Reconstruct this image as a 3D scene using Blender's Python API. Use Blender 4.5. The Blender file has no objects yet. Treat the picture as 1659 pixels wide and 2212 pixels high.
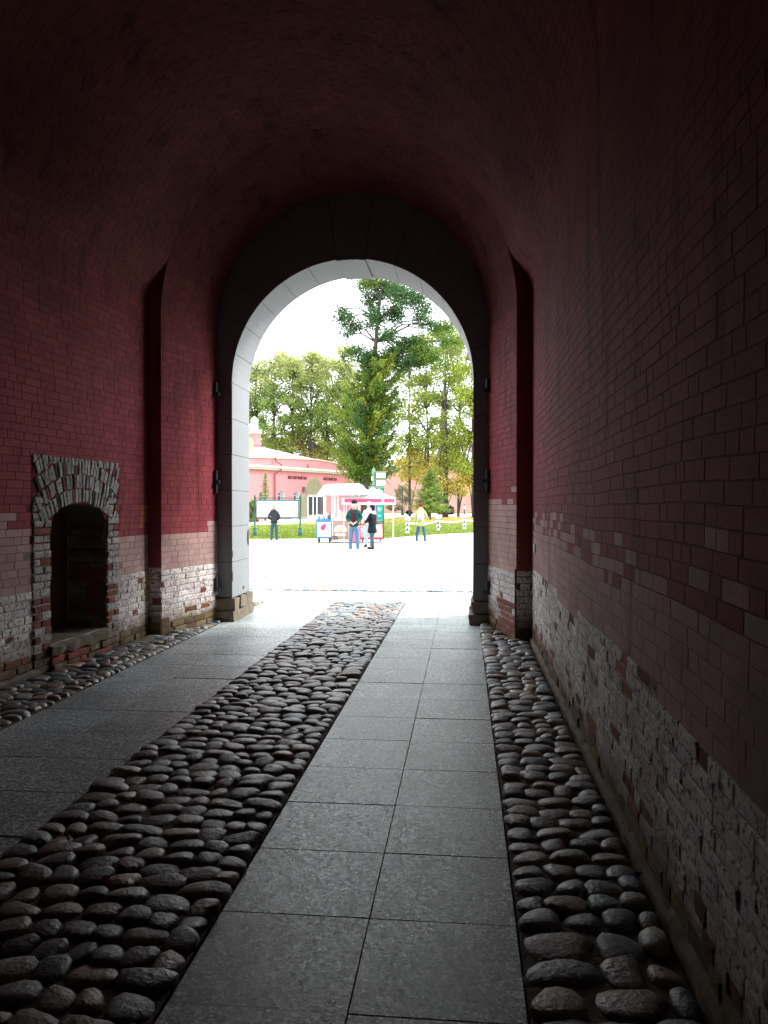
import bpy, math, random
import numpy as np
from mathutils import Vector, Matrix
R = random.Random(7)
NR = np.random.RandomState(11)
PI = math.pi

# ------------------------------------------------------------------ camera, sky, sun, exposure
F, VX, HY, EYE = 1725.0, 1003.0, 1090.0, 1.65          # focal length and vanishing point in a 1659 x 2212 frame, eye height
PSI = math.atan((VX - 829.5) / F)
CS, SN = math.cos(PSI), math.sin(PSI)
scene = bpy.context.scene
cam_d = bpy.data.cameras.new('camera'); cam = bpy.data.objects.new('camera', cam_d)
scene.collection.objects.link(cam); scene.camera = cam
cam_d.sensor_fit = 'VERTICAL'; cam_d.sensor_height = 36; cam_d.sensor_width = 27
cam_d.lens = 36 * F / 2212
cam_d.clip_start = 0.05; cam_d.clip_end = 3000
cam.location = (0, 0, EYE)
cam.rotation_euler = (PI / 2 - math.atan((1106 - HY) / F), 0, PSI)

world = bpy.data.worlds.new('World'); scene.world = world; world.use_nodes = True
SUN_EL, SUN_AZ = math.radians(38), math.radians(62)     # sun ahead and to the right, behind cloud
nt = world.node_tree; nt.nodes.clear()
sky = nt.nodes.new('ShaderNodeTexSky'); sky.sky_type = 'NISHITA'; sky.sun_disc = False
sky.sun_elevation = SUN_EL; sky.sun_rotation = SUN_AZ
wtc = nt.nodes.new('ShaderNodeTexCoord'); wn = nt.nodes.new('ShaderNodeTexNoise')
wn.inputs['Scale'].default_value = 2.2; wn.inputs['Detail'].default_value = 5
wr = nt.nodes.new('ShaderNodeValToRGB')
wr.color_ramp.elements[0].position = .3; wr.color_ramp.elements[0].color = (7.6, 7.9, 8.3, 1)
wr.color_ramp.elements[1].position = .7; wr.color_ramp.elements[1].color = (9.6, 9.7, 9.8, 1)
wm = nt.nodes.new('ShaderNodeMix'); wm.data_type = 'RGBA'; wm.inputs[0].default_value = .88
bg = nt.nodes.new('ShaderNodeBackground'); bg.inputs[1].default_value = .12
wo = nt.nodes.new('ShaderNodeOutputWorld')
L = nt.links.new
L(wtc.outputs['Generated'], wn.inputs['Vector']); L(wn.outputs['Fac'], wr.inputs[0])
L(sky.outputs[0], wm.inputs[6]); L(wr.outputs[0], wm.inputs[7]); L(wm.outputs[2], bg.inputs[0]); L(bg.outputs[0], wo.inputs[0])

sd = bpy.data.lights.new('sun', 'SUN'); sd.energy = 1.2; sd.angle = math.radians(14); sd.color = (1, .96, .9)
sun = bpy.data.objects.new('sun', sd); scene.collection.objects.link(sun)
sdir = Vector((math.sin(SUN_AZ) * math.cos(SUN_EL), math.cos(SUN_AZ) * math.cos(SUN_EL), math.sin(SUN_EL)))
sun.rotation_euler = sdir.to_track_quat('Z', 'Y').to_euler(); sun.location = (20, 30, 40)

scene.view_settings.view_transform = 'Standard'; scene.view_settings.look = 'None'
scene.view_settings.gamma = 1; scene.view_settings.use_curve_mapping = False
scene.view_settings.exposure = 2.15
cy = scene.cycles
cy.max_bounces = 12; cy.diffuse_bounces = 8; cy.glossy_bounces = 4; cy.use_denoising = True
cy.sample_clamp_indirect = 0; cy.caustics_reflective = False; cy.caustics_refractive = False

# ------------------------------------------------------------------ helpers
def at(px, D, z=None, py=None):
    r = (px - 829.5) / F * D
    if z is None: z = EYE - (py - HY) * D / F if py is not None else 0
    return Vector((CS * r - SN * D, SN * r + CS * D, z))
def gnd(py): return F * EYE / (py - HY)
def pix(p):
    r = p[0] * CS + p[1] * SN; d = -p[0] * SN + p[1] * CS
    if d < .05: return None
    return 829.5 + F * r / d, HY + F * (EYE - p[2]) / d, d
MW = {}
def link(o, parent=None):
    scene.collection.objects.link(o)
    if parent is not None: o.parent = parent
    return o
def tag(o, label=None, cat=None, group=None, kind=None):
    if label: o['label'] = label
    if cat: o['category'] = cat
    if group: o['group'] = group
    if kind: o['kind'] = kind
    return o
def empty(name, loc, rz=0, label=None, cat=None, group=None):
    o = bpy.data.objects.new(name, None); o.empty_display_size = .2
    o.location = loc; o.rotation_euler = (0, 0, rz); link(o)
    return tag(o, label, cat, group)

class MB:
    def __init__(s): s.v = []; s.f = []; s.m = []; s.c = []; s.col = (1, 1, 1); s.mi = 0
    def add(s, vs, fs, col=None, mi=None):
        n = len(s.v); s.v += [tuple(p) for p in vs]
        s.f += [tuple(i + n for i in f) for f in fs]
        s.m += [s.mi if mi is None else mi] * len(fs)
        s.c += [tuple(col or s.col)] * len(vs)
    def box(s, x0, x1, y0, y1, z0, z1, **k):
        s.add([(x0,y0,z0),(x1,y0,z0),(x1,y1,z0),(x0,y1,z0),(x0,y0,z1),(x1,y0,z1),(x1,y1,z1),(x0,y1,z1)],
              [(0,3,2,1),(4,5,6,7),(0,1,5,4),(1,2,6,5),(2,3,7,6),(3,0,4,7)], **k)
    def tube(s, pts, rads, n=8, cap=True, **k):
        pts = [Vector(p) for p in pts]; vs = []
        if not hasattr(rads, '__len__'): rads = [rads] * len(pts)
        for i, p in enumerate(pts):
            d = (pts[min(i+1, len(pts)-1)] - pts[max(i-1, 0)]).normalized()
            a = d.cross(Vector((0, 0, 1)) if abs(d.z) < .9 else Vector((1, 0, 0))).normalized(); b = d.cross(a)
            for j in range(n):
                t = 2 * PI * j / n; vs.append(p + (a * math.cos(t) + b * math.sin(t)) * rads[i])
        fs = [(i*n+j, i*n+(j+1)%n, (i+1)*n+(j+1)%n, (i+1)*n+j) for i in range(len(pts)-1) for j in range(n)]
        if cap: fs += [tuple(range(n))[::-1], tuple((len(pts)-1)*n+j for j in range(n))]
        s.add(vs, fs, **k)
    def lathe(s, prof, c=(0,0,0), n=12, sx=1, sy=1, **k):
        vs = [(c[0] + r*math.cos(2*PI*j/n)*sx, c[1] + r*math.sin(2*PI*j/n)*sy, c[2] + z) for r, z in prof for j in range(n)]
        m = len(prof)
        fs = [(i*n+j, i*n+(j+1)%n, (i+1)*n+(j+1)%n, (i+1)*n+j) for i in range(m-1) for j in range(n)]
        fs += [tuple(range(n))[::-1], tuple((m-1)*n+j for j in range(n))]
        s.add(vs, fs, **k)
    def ball(s, c, r, n=10, sz=(1,1,1), **k):
        m = 6; prof = [(max(1e-4, math.sin(PI*i/m)) * r, -math.cos(PI*i/m) * r * sz[2]) for i in range(m+1)]
        s.lathe(prof, c, n, sz[0], sz[1], **k)
    def prism(s, poly, y0, y1, **k):        # outline in x,z pushed along y
        n = len(poly)
        s.add([(x, y0, z) for x, z in poly] + [(x, y1, z) for x, z in poly],
              [tuple(range(n)), tuple(range(2*n-1, n-1, -1))] + [(i, i+n, (i+1)%n+n, (i+1)%n) for i in range(n)], **k)
    def mesh(s, name, mats, smooth=False):
        me = bpy.data.meshes.new(name); me.from_pydata(s.v, [], s.f)
        for m in (mats if isinstance(mats, (list, tuple)) else [mats]): me.materials.append(m)
        me.polygons.foreach_set('material_index', s.m)
        if smooth: me.polygons.foreach_set('use_smooth', [True] * len(s.f))
        a = me.color_attributes.new('Col', 'FLOAT_COLOR', 'POINT')
        a.data.foreach_set('color', np.c_[np.array(s.c, float).reshape(-1, 3), np.ones(len(s.c))].ravel())
        me.update(); return me
    def build(s, name, mats, parent=None, smooth=False, loc=None):
        o = bpy.data.objects.new(name, s.mesh(name, mats, smooth))
        if loc is not None: o.location = loc
        return link(o, parent)
def np_mesh(name, V, k, C, mat):            # V (n*k,3): n polygons of k corners each
    n = len(V) // k; me = bpy.data.meshes.new(name)
    me.vertices.add(n*k); me.vertices.foreach_set('co', V.astype(np.float32).ravel())
    me.loops.add(n*k); me.loops.foreach_set('vertex_index', np.arange(n*k, dtype=np.int32))
    me.polygons.add(n); me.polygons.foreach_set('loop_start', np.arange(0, n*k, k, dtype=np.int32))
    me.polygons.foreach_set('loop_total', np.full(n, k, np.int32))
    me.update(calc_edges=True)
    a = me.color_attributes.new('Col', 'FLOAT_COLOR', 'POINT')
    a.data.foreach_set('color', np.c_[np.repeat(C, k, 0), np.ones(n*k)].astype(np.float32).ravel())
    me.materials.append(mat); return me

# ------------------------------------------------------------------ materials
def mat(name, col=None, rough=.8, bump=0, bscale=30, var=.15, vscale=2, metal=0, spec=.5, bdet=4, extra=None, trans=0, emit=None):
    m = bpy.data.materials.new(name); m.use_nodes = True; t = m.node_tree; b = t.nodes['Principled BSDF']
    N = t.nodes.new; K = t.links.new
    b.inputs['Roughness'].default_value = rough; b.inputs['Metallic'].default_value = metal
    b.inputs['Specular IOR Level'].default_value = spec
    if col is None:
        src = N('ShaderNodeAttribute'); src.attribute_name = 'Col'; c = src.outputs['Color']
    else:
        src = N('ShaderNodeRGB'); src.outputs[0].default_value = (*col, 1); c = src.outputs[0]
    g = N('ShaderNodeNewGeometry')
    if var:
        n = N('ShaderNodeTexNoise'); n.inputs['Scale'].default_value = vscale; n.inputs['Detail'].default_value = 6
        n.inputs['Roughness'].default_value = .65
        K(g.outputs['Position'], n.inputs['Vector'])
        r = N('ShaderNodeMapRange'); r.inputs['From Min'].default_value = .25; r.inputs['From Max'].default_value = .75
        r.inputs['To Min'].default_value = 1 - var; r.inputs['To Max'].default_value = 1 + var; K(n.outputs['Fac'], r.inputs['Value'])
        x = N('ShaderNodeVectorMath'); x.operation = 'SCALE'; K(c, x.inputs[0]); K(r.outputs[0], x.inputs['Scale']); c = x.outputs[0]
    if extra: c = extra(t, c, g, b)
    K(c, b.inputs['Base Color'])
    if bump:
        n2 = N('ShaderNodeTexNoise'); n2.inputs['Scale'].default_value = bscale; n2.inputs['Detail'].default_value = bdet; n2.inputs['Roughness'].default_value = .6
        K(g.outputs['Position'], n2.inputs['Vector'])
        bp = N('ShaderNodeBump'); bp.inputs['Strength'].default_value = bump; bp.inputs['Distance'].default_value = .01
        K(n2.outputs['Fac'], bp.inputs['Height']); K(bp.outputs[0], b.inputs['Normal'])
    if trans:
        o = t.nodes['Material Output']; tr = N('ShaderNodeBsdfTranslucent'); mx = N('ShaderNodeMixShader'); mx.inputs[0].default_value = trans
        K(c, tr.inputs[0]); K(b.outputs[0], mx.inputs[1]); K(tr.outputs[0], mx.inputs[2]); K(mx.outputs[0], o.inputs[0])
    return m
def noise_mask(t, g, scale, lo, hi, det=5, vec=None, rough=.6):
    n = t.nodes.new('ShaderNodeTexNoise'); n.inputs['Scale'].default_value = scale; n.inputs['Detail'].default_value = det
    n.inputs['Roughness'].default_value = rough
    t.links.new(vec or g.outputs['Position'], n.inputs['Vector'])
    r = t.nodes.new('ShaderNodeMapRange'); r.inputs['From Min'].default_value = lo; r.inputs['From Max'].default_value = hi
    t.links.new(n.outputs['Fac'], r.inputs['Value']); return r.outputs[0]
def mixc(t, f, a, b, mode='MIX'):
    x = t.nodes.new('ShaderNodeMix'); x.data_type = 'RGBA'; x.blend_type = mode
    if isinstance(f, float): x.inputs[0].default_value = f
    else: t.links.new(f, x.inputs[0])
    for i, s in ((6, a), (7, b)):
        if isinstance(s, tuple): x.inputs[i].default_value = (*s, 1)
        else: t.links.new(s, x.inputs[i])
    return x.outputs[2]
def stretch(t, g, v):
    x = t.nodes.new('ShaderNodeVectorMath'); x.operation = 'MULTIPLY'; x.inputs[1].default_value = v
    t.links.new(g.outputs['Position'], x.inputs[0]); return x.outputs[0]
def paint_extra(t, c, g, b):        # sooty patches and vertical runs of damp, chips down to the brick
    c = mixc(t, noise_mask(t, g, .55, .48, .72), c, mixc(t, 1.0, c, (.66, .60, .63), 'MULTIPLY'))
    c = mixc(t, noise_mask(t, g, 1.0, .55, .75, vec=stretch(t, g, (3.5, 3.5, .45))), c, mixc(t, 1.0, c, (.65, .56, .6), 'MULTIPLY'))
    c = mixc(t, noise_mask(t, g, 1.6, .58, .70, 8, vec=stretch(t, g, (2.2, 2.2, .3))), c, mixc(t, 1.0, c, (.5, .45, .48), 'MULTIPLY'))
    c = mixc(t, noise_mask(t, g, 2.1, .60, .78, 8), c, mixc(t, 1.0, c, (1.35, 1.5, 1.5), 'MULTIPLY'))
    return mixc(t, noise_mask(t, g, 38, .67, .70), c, (.16, .08, .06))
def white_extra(t, c, g, b):
    red = mixc(t, noise_mask(t, g, 9, .4, .6), (.17, .05, .04), (.10, .085, .08))
    c = mixc(t, noise_mask(t, g, 30, .52, .64, 8), c, red)
    c = mixc(t, noise_mask(t, g, 7, .60, .64, 9, rough=.75), c, (.20, .07, .055))
    c = mixc(t, noise_mask(t, g, 2.0, .5, .75), c, mixc(t, 1.0, c, (.62, .58, .55), 'MULTIPLY'))
    sx = t.nodes.new('ShaderNodeSeparateXYZ'); t.links.new(g.outputs['Position'], sx.inputs[0])
    n = t.nodes.new('ShaderNodeMapRange'); n.inputs['From Min'].default_value = .42; n.inputs['From Max'].default_value = .12
    t.links.new(sx.outputs['Z'], n.inputs['Value'])
    mm = t.nodes.new('ShaderNodeMath'); mm.operation = 'MULTIPLY'; mm.use_clamp = True
    t.links.new(n.outputs[0], mm.inputs[0]); t.links.new(noise_mask(t, g, 6, .2, .5), mm.inputs[1])
    return mixc(t, mm.outputs[0], c, (.13, .09, .045))
def granite_extra(t, c, g, b):
    n = t.nodes.new('ShaderNodeTexVoronoi'); n.inputs['Scale'].default_value = 95; t.links.new(g.outputs['Position'], n.inputs['Vector'])
    s = t.nodes.new('ShaderNodeSeparateColor'); t.links.new(n.outputs['Color'], s.inputs[0])
    r = t.nodes.new('ShaderNodeValToRGB'); e = r.color_ramp.elements
    e[0].position = 0; e[0].color = (.3, .3, .31, 1); e[1].position = 1; e[1].color = (2.5, 2.5, 2.5, 1)
    x = e.new(.3); x.color = (.7, .7, .7, 1); x = e.new(.75); x.color = (1.2, 1.2, 1.2, 1)
    t.links.new(s.outputs[0], r.inputs[0])
    rr = t.nodes.new('ShaderNodeMapRange'); rr.inputs['To Min'].default_value = .34; rr.inputs['To Max'].default_value = .58
    t.links.new(s.outputs[1], rr.inputs['Value']); t.links.new(rr.outputs[0], b.inputs['Roughness'])
    c = mixc(t, 1.0, c, r.outputs[0], 'MULTIPLY')
    oi = t.nodes.new('ShaderNodeObjectInfo'); om = t.nodes.new('ShaderNodeMapRange'); om.inputs['To Min'].default_value = .84; om.inputs['To Max'].default_value = 1.16
    t.links.new(oi.outputs['Random'], om.inputs['Value']); ov = t.nodes.new('ShaderNodeVectorMath'); ov.operation = 'SCALE'
    t.links.new(c, ov.inputs[0]); t.links.new(om.outputs[0], ov.inputs['Scale']); c = ov.outputs[0]
    c = mixc(t, noise_mask(t, g, 45, .70, .73), c, (.5, .5, .48))
    return mixc(t, noise_mask(t, g, 1.3, .42, .7, 9), mixc(t, noise_mask(t, g, 11, .62, .68, 6), c, mixc(t, 1.0, c, (.72, .7, .68), 'MULTIPLY')), mixc(t, 1.0, c, (.62, .6, .58), 'MULTIPLY'))
def cobble_extra(t, c, g, b):
    c = mixc(t, noise_mask(t, g, 60, .5, .7), c, mixc(t, 1.0, c, (1.7, 1.65, 1.6), 'MULTIPLY'))
    c = mixc(t, noise_mask(t, g, 1.1, .45, .7), c, mixc(t, 1.0, c, (1.1, .85, .72), 'MULTIPLY'))
    r = t.nodes.new('ShaderNodeMapRange'); r.inputs['To Min'].default_value = .24; r.inputs['To Max'].default_value = .6
    t.links.new(noise_mask(t, g, 14, .3, .7), r.inputs['Value']); t.links.new(r.outputs[0], b.inputs['Roughness'])
    return mixc(t, noise_mask(t, g, 7, .56, .75), c, (.07, .05, .04))
def bed_extra(t, c, g, b):
    sx = t.nodes.new('ShaderNodeSeparateXYZ'); t.links.new(g.outputs['Position'], sx.inputs[0])
    def step(z0, z1):
        n = t.nodes.new('ShaderNodeMapRange'); n.inputs['From Min'].default_value = z0; n.inputs['From Max'].default_value = z1
        t.links.new(sx.outputs['Z'], n.inputs['Value']); return n.outputs[0]
    low = mixc(t, noise_mask(t, g, 20, .45, .65), (.46, .42, .39), (.15, .10, .085))
    c = mixc(t, step(.16, .22), (.11, .08, .045), low)
    return mixc(t, step(.84, .86), c, mixc(t, step(1.25, 1.27), (.22, .16, .145), (.15, .024, .032)))
M = dict(
    bed=mat('wall_mortar_bed', (.1, .07, .06), .95, .8, 40, .3, 5, spec=.2, extra=bed_extra),
    paint=mat('painted_brick', None, .82, .4, 70, .16, 3, spec=.10, extra=paint_extra),
    white=mat('whitewashed_brick', None, .9, 1.0, 45, .16, 8, spec=.25, extra=white_extra, bdet=8),
    raw=mat('bare_brick', None, .92, .9, 50, .25, 12, spec=.2),
    palemortar=mat('pale_mortar', (.30, .27, .22), .95, .8, 40, .3, 5, spec=.2),
    mortar=mat('mortar', (.10, .075, .065), .95, .8, 40, .3, 5, spec=.2),
    redjoint=mat('painted_mortar', (.08, .022, .021), .8, .5, 50, .2, 5),
    plaster=mat('red_plaster', (.25, .04, .045), .7, .4, 30, .2, 1.5, extra=paint_extra),
    stone=mat('grey_painted_stone', (.19, .205, .215), .6, .35, 25, .09, 1.6),
    foot=mat('worn_limestone', (.17, .14, .105), .95, 1, 22, .4, 9, spec=.2, bdet=8),
    granite=mat('granite', (.31, .36, .365), .45, .12, 220, .1, 3, extra=granite_extra),
    cobble=mat('cobblestone', None, .45, .8, 45, .2, 9, extra=cobble_extra),
    earth=mat('packed_earth', (.115, .09, .07), .95, 1, 60, .4, 8, spec=.15),
    plaza=mat('pale_gravel', (.42, .41, .39), .95, .3, 12, .1, .5),
    lawn=None, iron=mat('black_iron', (.025, .026, .028), .5, .5, 60, .2, 9, spec=.5),
    col=mat('painted_surface', None, .6, 0, 1, .06, 3), cloth=mat('cloth', None, .9, .5, 60, .15, 8, spec=.1),
    skin=mat('skin', (.55, .33, .25), .6, 0, 1, .06, 6), glass=mat('dark_window_glass', (.03, .035, .045), .12, 0, 1, 0),
    bark=mat('bark', (.085, .075, .07), .95, 1, 9, .3, 3, spec=.1), leaf=mat('leaves', None, .7, 0, 1, .2, .8, spec=.2, trans=.4),
    wall=mat('pink_render', None, .85, .2, 8, .08, .6), roof=mat('pale_roof_metal', (.46, .52, .43), .5, .1, 4, .1, .7),
    clear=mat('clear_plastic', (.75, .78, .8), .15, 0, 1, 0),
)
def lawn_extra(t, c, g, b):
    c = mixc(t, noise_mask(t, g, .35, .4, .65), (.12, .165, .02), (.19, .22, .035))
    c = mixc(t, noise_mask(t, g, 5, .45, .7), c, mixc(t, 1.0, c, (.6, .65, .6), 'MULTIPLY'))
    sx = t.nodes.new('ShaderNodeSeparateXYZ'); t.links.new(g.outputs['Position'], sx.inputs[0])
    n = t.nodes.new('ShaderNodeMapRange'); n.inputs['From Min'].default_value = 62; n.inputs['From Max'].default_value = 90
    t.links.new(sx.outputs['Y'], n.inputs['Value'])
    mm = t.nodes.new('ShaderNodeMath'); mm.operation = 'MULTIPLY'; mm.use_clamp = True
    t.links.new(n.outputs[0], mm.inputs[0]); t.links.new(noise_mask(t, g, 1.2, .35, .55), mm.inputs[1])
    return mixc(t, mm.outputs[0], c, (.36, .25, .08))      # fallen leaves under the far trees
M['lawn'] = mat('lawn_grass', (.1, .2, .02), .9, .6, 20, .2, 2, spec=.1, extra=lawn_extra)

# ------------------------------------------------------------------ ground
def sheet(name, poly, z, m, thick=.04):
    b = MB(); n = len(poly)
    b.add([(x, y, z) for x, y in poly] + [(x, y, z - thick) for x, y in poly],
          [tuple(range(n)), tuple(range(2*n-1, n-1, -1))] + [(i, i+n, (i+1)%n+n, (i+1)%n) for i in range(n)])
    return tag(b.build(name, m), kind='structure')
b = MB(); b.box(-600, 600, -30, 900, -1, -.085); tag(b.build('ground', M['earth']), kind='structure')
XA, XB, XC, XD, XE = -3.37, -2.15, -.98, -.375, .205       # left slabs XA..XB, cobbles XB..XC, right slabs XC..XE
YEND = 13.25
# granite slabs
def slab_mesh(w, l):
    b = MB(); h = .08; e = .0008; x, y = w/2 - .0024, l/2 - .0028
    vs = [(-x,-y,-h),(x,-y,-h),(x,y,-h),(-x,y,-h),(-x,-y,-e),(x,-y,-e),(x,y,-e),(-x,y,-e),
          (-x+e,-y+e,0),(x-e,-y+e,0),(x-e,y-e,0),(-x+e,y-e,0)]
    fs = [(0,3,2,1),(8,9,10,11)] + [(i,(i+1)%4,(i+1)%4+4,i+4) for i in range(4)] + [(i+4,(i+1)%4+4,(i+1)%4+8,i+8) for i in range(4)]
    b.add(vs, fs); return b.mesh('slab', M['granite'])
def slab_path(name, xs, y0, y1, off):
    p = tag(MB_base(name, xs[0] + .004, xs[-1] - .004, y0, y1, -.009), kind='structure')
    for x0, x1 in zip(xs[:-1], xs[1:]):
        me = slab_mesh(x1 - x0, .6); y = y0 - off
        while y < y1 - .05:
            o = bpy.data.objects.new('slab', me); o.location = ((x0+x1)/2, y + .3, R.uniform(-.002, .002))
            o.rotation_euler = (R.uniform(-.0025, .0025), R.uniform(-.0025, .0025), R.uniform(-.001, .001) + R.choice((0, PI)))
            link(o, p); y += .6
    return p
def MB_base(name, x0, x1, y0, y1, z=-.05):
    b = MB(); b.box(x0, x1, y0, y1, z - .03, z); return b.build(name, M['earth'])
slab_path('slab_path', [XC, XD, XE], .15, YEND, 0)
slab_path('slab_path', [XA, (XA+XB)/2, XB], .15, YEND, 0)
# cobbles
def cobble_variant(seed):
    r = random.Random(seed); b = MB(); n, m = 12, 5
    base = r.choice([(.115,.13,.135),(.13,.14,.14),(.09,.10,.115),(.16,.135,.115),(.15,.10,.085),(.20,.185,.165),(.075,.085,.09),(.14,.13,.10)])
    k = r.uniform(.8, 1.9); col = (base[0]*k*.92, base[1]*k*1.02, base[2]*k*1.04)
    ex = r.uniform(2.2, 3.6); ph = [r.uniform(0, 6.28) for _ in range(4)]; am = [r.uniform(.03, .13) for _ in range(4)]
    tx, ty = r.uniform(-.18, .18), r.uniform(-.22, .22)
    vs = []
    for i in range(m):
        a = (i / m) * PI/2
        for j in range(n):
            t = 2*PI*j/n; ct, st = math.cos(t), math.sin(t)
            rr = (abs(ct)**ex + abs(st)**ex) ** (-1/ex) * (1 + am[0]*math.sin(2*t+ph[0]) + am[1]*math.sin(3*t+ph[1]))
            q = math.cos(a)**.5 * (1 + am[2]*.5*math.sin(3*a+ph[2]))
            x, y = ct*rr*q*.5, st*rr*q*.5
            vs.append((x, y, math.sin(a)**1.1 * .5 * (1 + tx*x*2 + ty*y*2) - (.35 if i == 0 else 0)))
    vs.append((0, 0, .5))
    fs = [(i*n+j, i*n+(j+1)%n, (i+1)*n+(j+1)%n, (i+1)*n+j) for i in range(m-1) for j in range(n)]
    fs += [((m-1)*n+j, (m-1)*n+(j+1)%n, m*n) for j in range(n)]
    b.add(vs, fs, col=col); return b
CV = [cobble_variant(i) for i in range(28)]
CM = [b.mesh('cobblestone', M['cobble'], True) for b in CV]
def cobble_strip(name, x0f, x1f, y0, y1, pitch, length, limit=300, ztop=.038, coarse=None):
    xm0, xm1 = min(x0f(y0), x0f(y1)), max(x1f(y0), x1f(y1))
    p = tag(MB_base(name, xm0 - .004, xm1 + .004, y0, y1, .007), kind='structure')
    st = []; y = y0 + pitch/2
    while y < y1 - pitch*.3:
        big = coarse(y) if coarse else 1
        x, xe = x0f(y), x1f(y); ws = []
        while x < xe - .03:
            l = length * big * R.uniform(.66, 1.28)
            if xe - x - l < length*.45: l = (xe - x) if xe - x < length*big*1.3 else (xe - x)/2
            ws.append((x, min(l, xe-x))); x += l
        for x, l in ws:
            cx = x + l/2
            st.append((cx, y + R.uniform(-.022, .022)*big + .03*math.sin(cx*5 + y), l*R.uniform(.95, 1.08), pitch*big*R.uniform(.92, 1.22), R.uniform(-.2, .2), R.randrange(28), ztop*R.uniform(.65, 1.2)))
        y += pitch*big*R.uniform(.92, 1.08)
    def size(s):
        q = pix((s[0], s[1], 0)); return -1 if q is None or q[1] > 2300 or not -60 < q[0] < 1720 else s[2]*s[3]/q[2]**3
    st.sort(key=size, reverse=True); rest = MB()
    for i, (cx, cyy, l, w, rz, k, zt) in enumerate(st):
        h = .07
        if i < limit:
            o = bpy.data.objects.new('cobblestone', CM[k]); o.location = (cx, cyy, zt - h/2*1.0 - 0)
            o.rotation_euler = (R.uniform(-.12, .12), R.uniform(-.1, .1), rz); o.scale = (l, w, h*R.uniform(.8, 1.2)); link(o, p)
        else:
            q = CV[k]; c, s = math.cos(rz), math.sin(rz)
            rest.add([(cx + v[0]*l*c - v[1]*w*s, cyy + v[0]*l*s + v[1]*w*c, zt - h/2 + v[2]*h) for v in q.v], q.f, col=q.c[0])
    if rest.v: tag(rest.build('small_cobbles', M['cobble'], p, True), kind='stuff')
    return p
def XL(Y): return -3.96 - .052 * (9.7 - Y)
XR = .81
def PL(Y): return -3.79 + .32 * (Y - 9.7) / 1.3
def PR(Y): return .625 - .30 * (Y - 9.7) / 1.3
big = lambda y: 1.22 if y < 3.1 else 1.0
cobble_strip('cobble_paving', lambda y: XB + .01, lambda y: XC - .01, .6, YEND, .138, .162)
cobble_strip('cobble_paving', lambda y: XE + .01, lambda y: XR - .05 if y < 9.7 else PR(y) - .02, 0.6, 10.95, .138, .17, coarse=big)
cobble_strip('cobble_paving', lambda y: XL(y) + .05 if y < 9.7 else (PL(y) + .02 if y < 11 else -4.6), lambda y: XA - .01, 1.5, 13.2, .13, .175)
# outside: the band of setts beyond the granite crossing, the pale square
bnd = MB()
for k in range(18):
    y = 15.15 + k*.16
    x = -6.5 + R.uniform(0, .1)
    while x < 3.5:
        l = R.uniform(.13, .24); q = CV[R.randrange(28)]; g_ = R.uniform(1.9, 2.5)
        if not (x + 6.5 < k*.1 + R.uniform(0, .6)):
            bnd.add([(x + l/2 + v[0]*l, y + v[1]*.17, -.005 + v[2]*.07) for v in q.v], q.f, col=tuple(c*g_ for c in q.c[0]))
        x += l
bp_ = tag(MB_base('cobble_band', -7, 4, 15.05, 18.1, -.02), kind='structure'); bp_.data.materials[0] = M['plaza']
tag(bnd.build('small_cobbles', M['cobble'], bp_, True), kind='stuff')
cr = tag(MB_base('granite_crossing', -7, 4, YEND, 15.05, -.012), kind='structure'); cr.data.materials[0] = M['plaza']
me = slab_mesh(.6, .6)
for i in range(18):
    for j in range(3):
        o = bpy.data.objects.new('slab', me); o.location = (-6.7 + i*.6, YEND + .3 + j*.6, 0); link(o, cr)
sheet('plaza', [(-60, 18.1), (60, 18.1), (60, 150), (-60, 150)], -.004, M['plaza'])
sheet('plaza', [(-60, 12.2), (-7, 12.2), (-7, 18.1), (-60, 18.1)], -.006, M['plaza'])
sheet('plaza', [(4, 12.2), (60, 12.2), (60, 18.1), (4, 18.1)], -.006, M['plaza'])
def gp(px, py): p = at(px, gnd(py)); return (p.x, p.y)
def lawn(name, pts):
    return sheet(name, [gp(*p) for p in pts], .02, M['lawn'], .05)
lawn('lawn', [(380, 1164), (540, 1164.6), (600, 1164), (684, 1163.2), (760, 1164.5), (826, 1164), (872, 1159), (905, 1156), (960, 1153.5), (1023, 1150.7), (1150, 1146), (1150, 1116), (1000, 1116.5), (860, 1117.5), (830, 1121), (640, 1131), (539, 1135.5), (380, 1139)])
sheet('far_lawn', [gp(*p) for p in [(780, 1107.5), (1150, 1107), (1150, 1104.6), (780, 1104.6)]], .02, M['lawn'])
# grass blades along the near part of the lawn
def in_lawn(px, py): return (540 <= px <= 690 and 1134 < py < 1164) or (820 < px < 1030 and 1119 < py < 1164 - (px-826)*.068)
gv = []; gc = []
for _ in range(26000):
    px_, py_ = R.uniform(535, 1030), R.uniform(1120, 1164)
    if not in_lawn(px_, py_): continue
    x, y = gp(px_, py_); a = R.uniform(0, 6.28); w = .035; h = R.uniform(.02, .05)
    gv += [(x - math.cos(a)*w, y - math.sin(a)*w, .02), (x + math.cos(a)*w, y + math.sin(a)*w, .02), (x + R.uniform(-.04, .04), y + R.uniform(-.04, .04), .02 + h)]
    k = R.uniform(.7, 1.2); gc.append((.13*k, .19*k, .022*k))
o = bpy.data.objects.new('grass', np_mesh('grass', np.array(gv), 3, np.array(gc), M['leaf'])); link(o); tag(o, kind='stuff')

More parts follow.
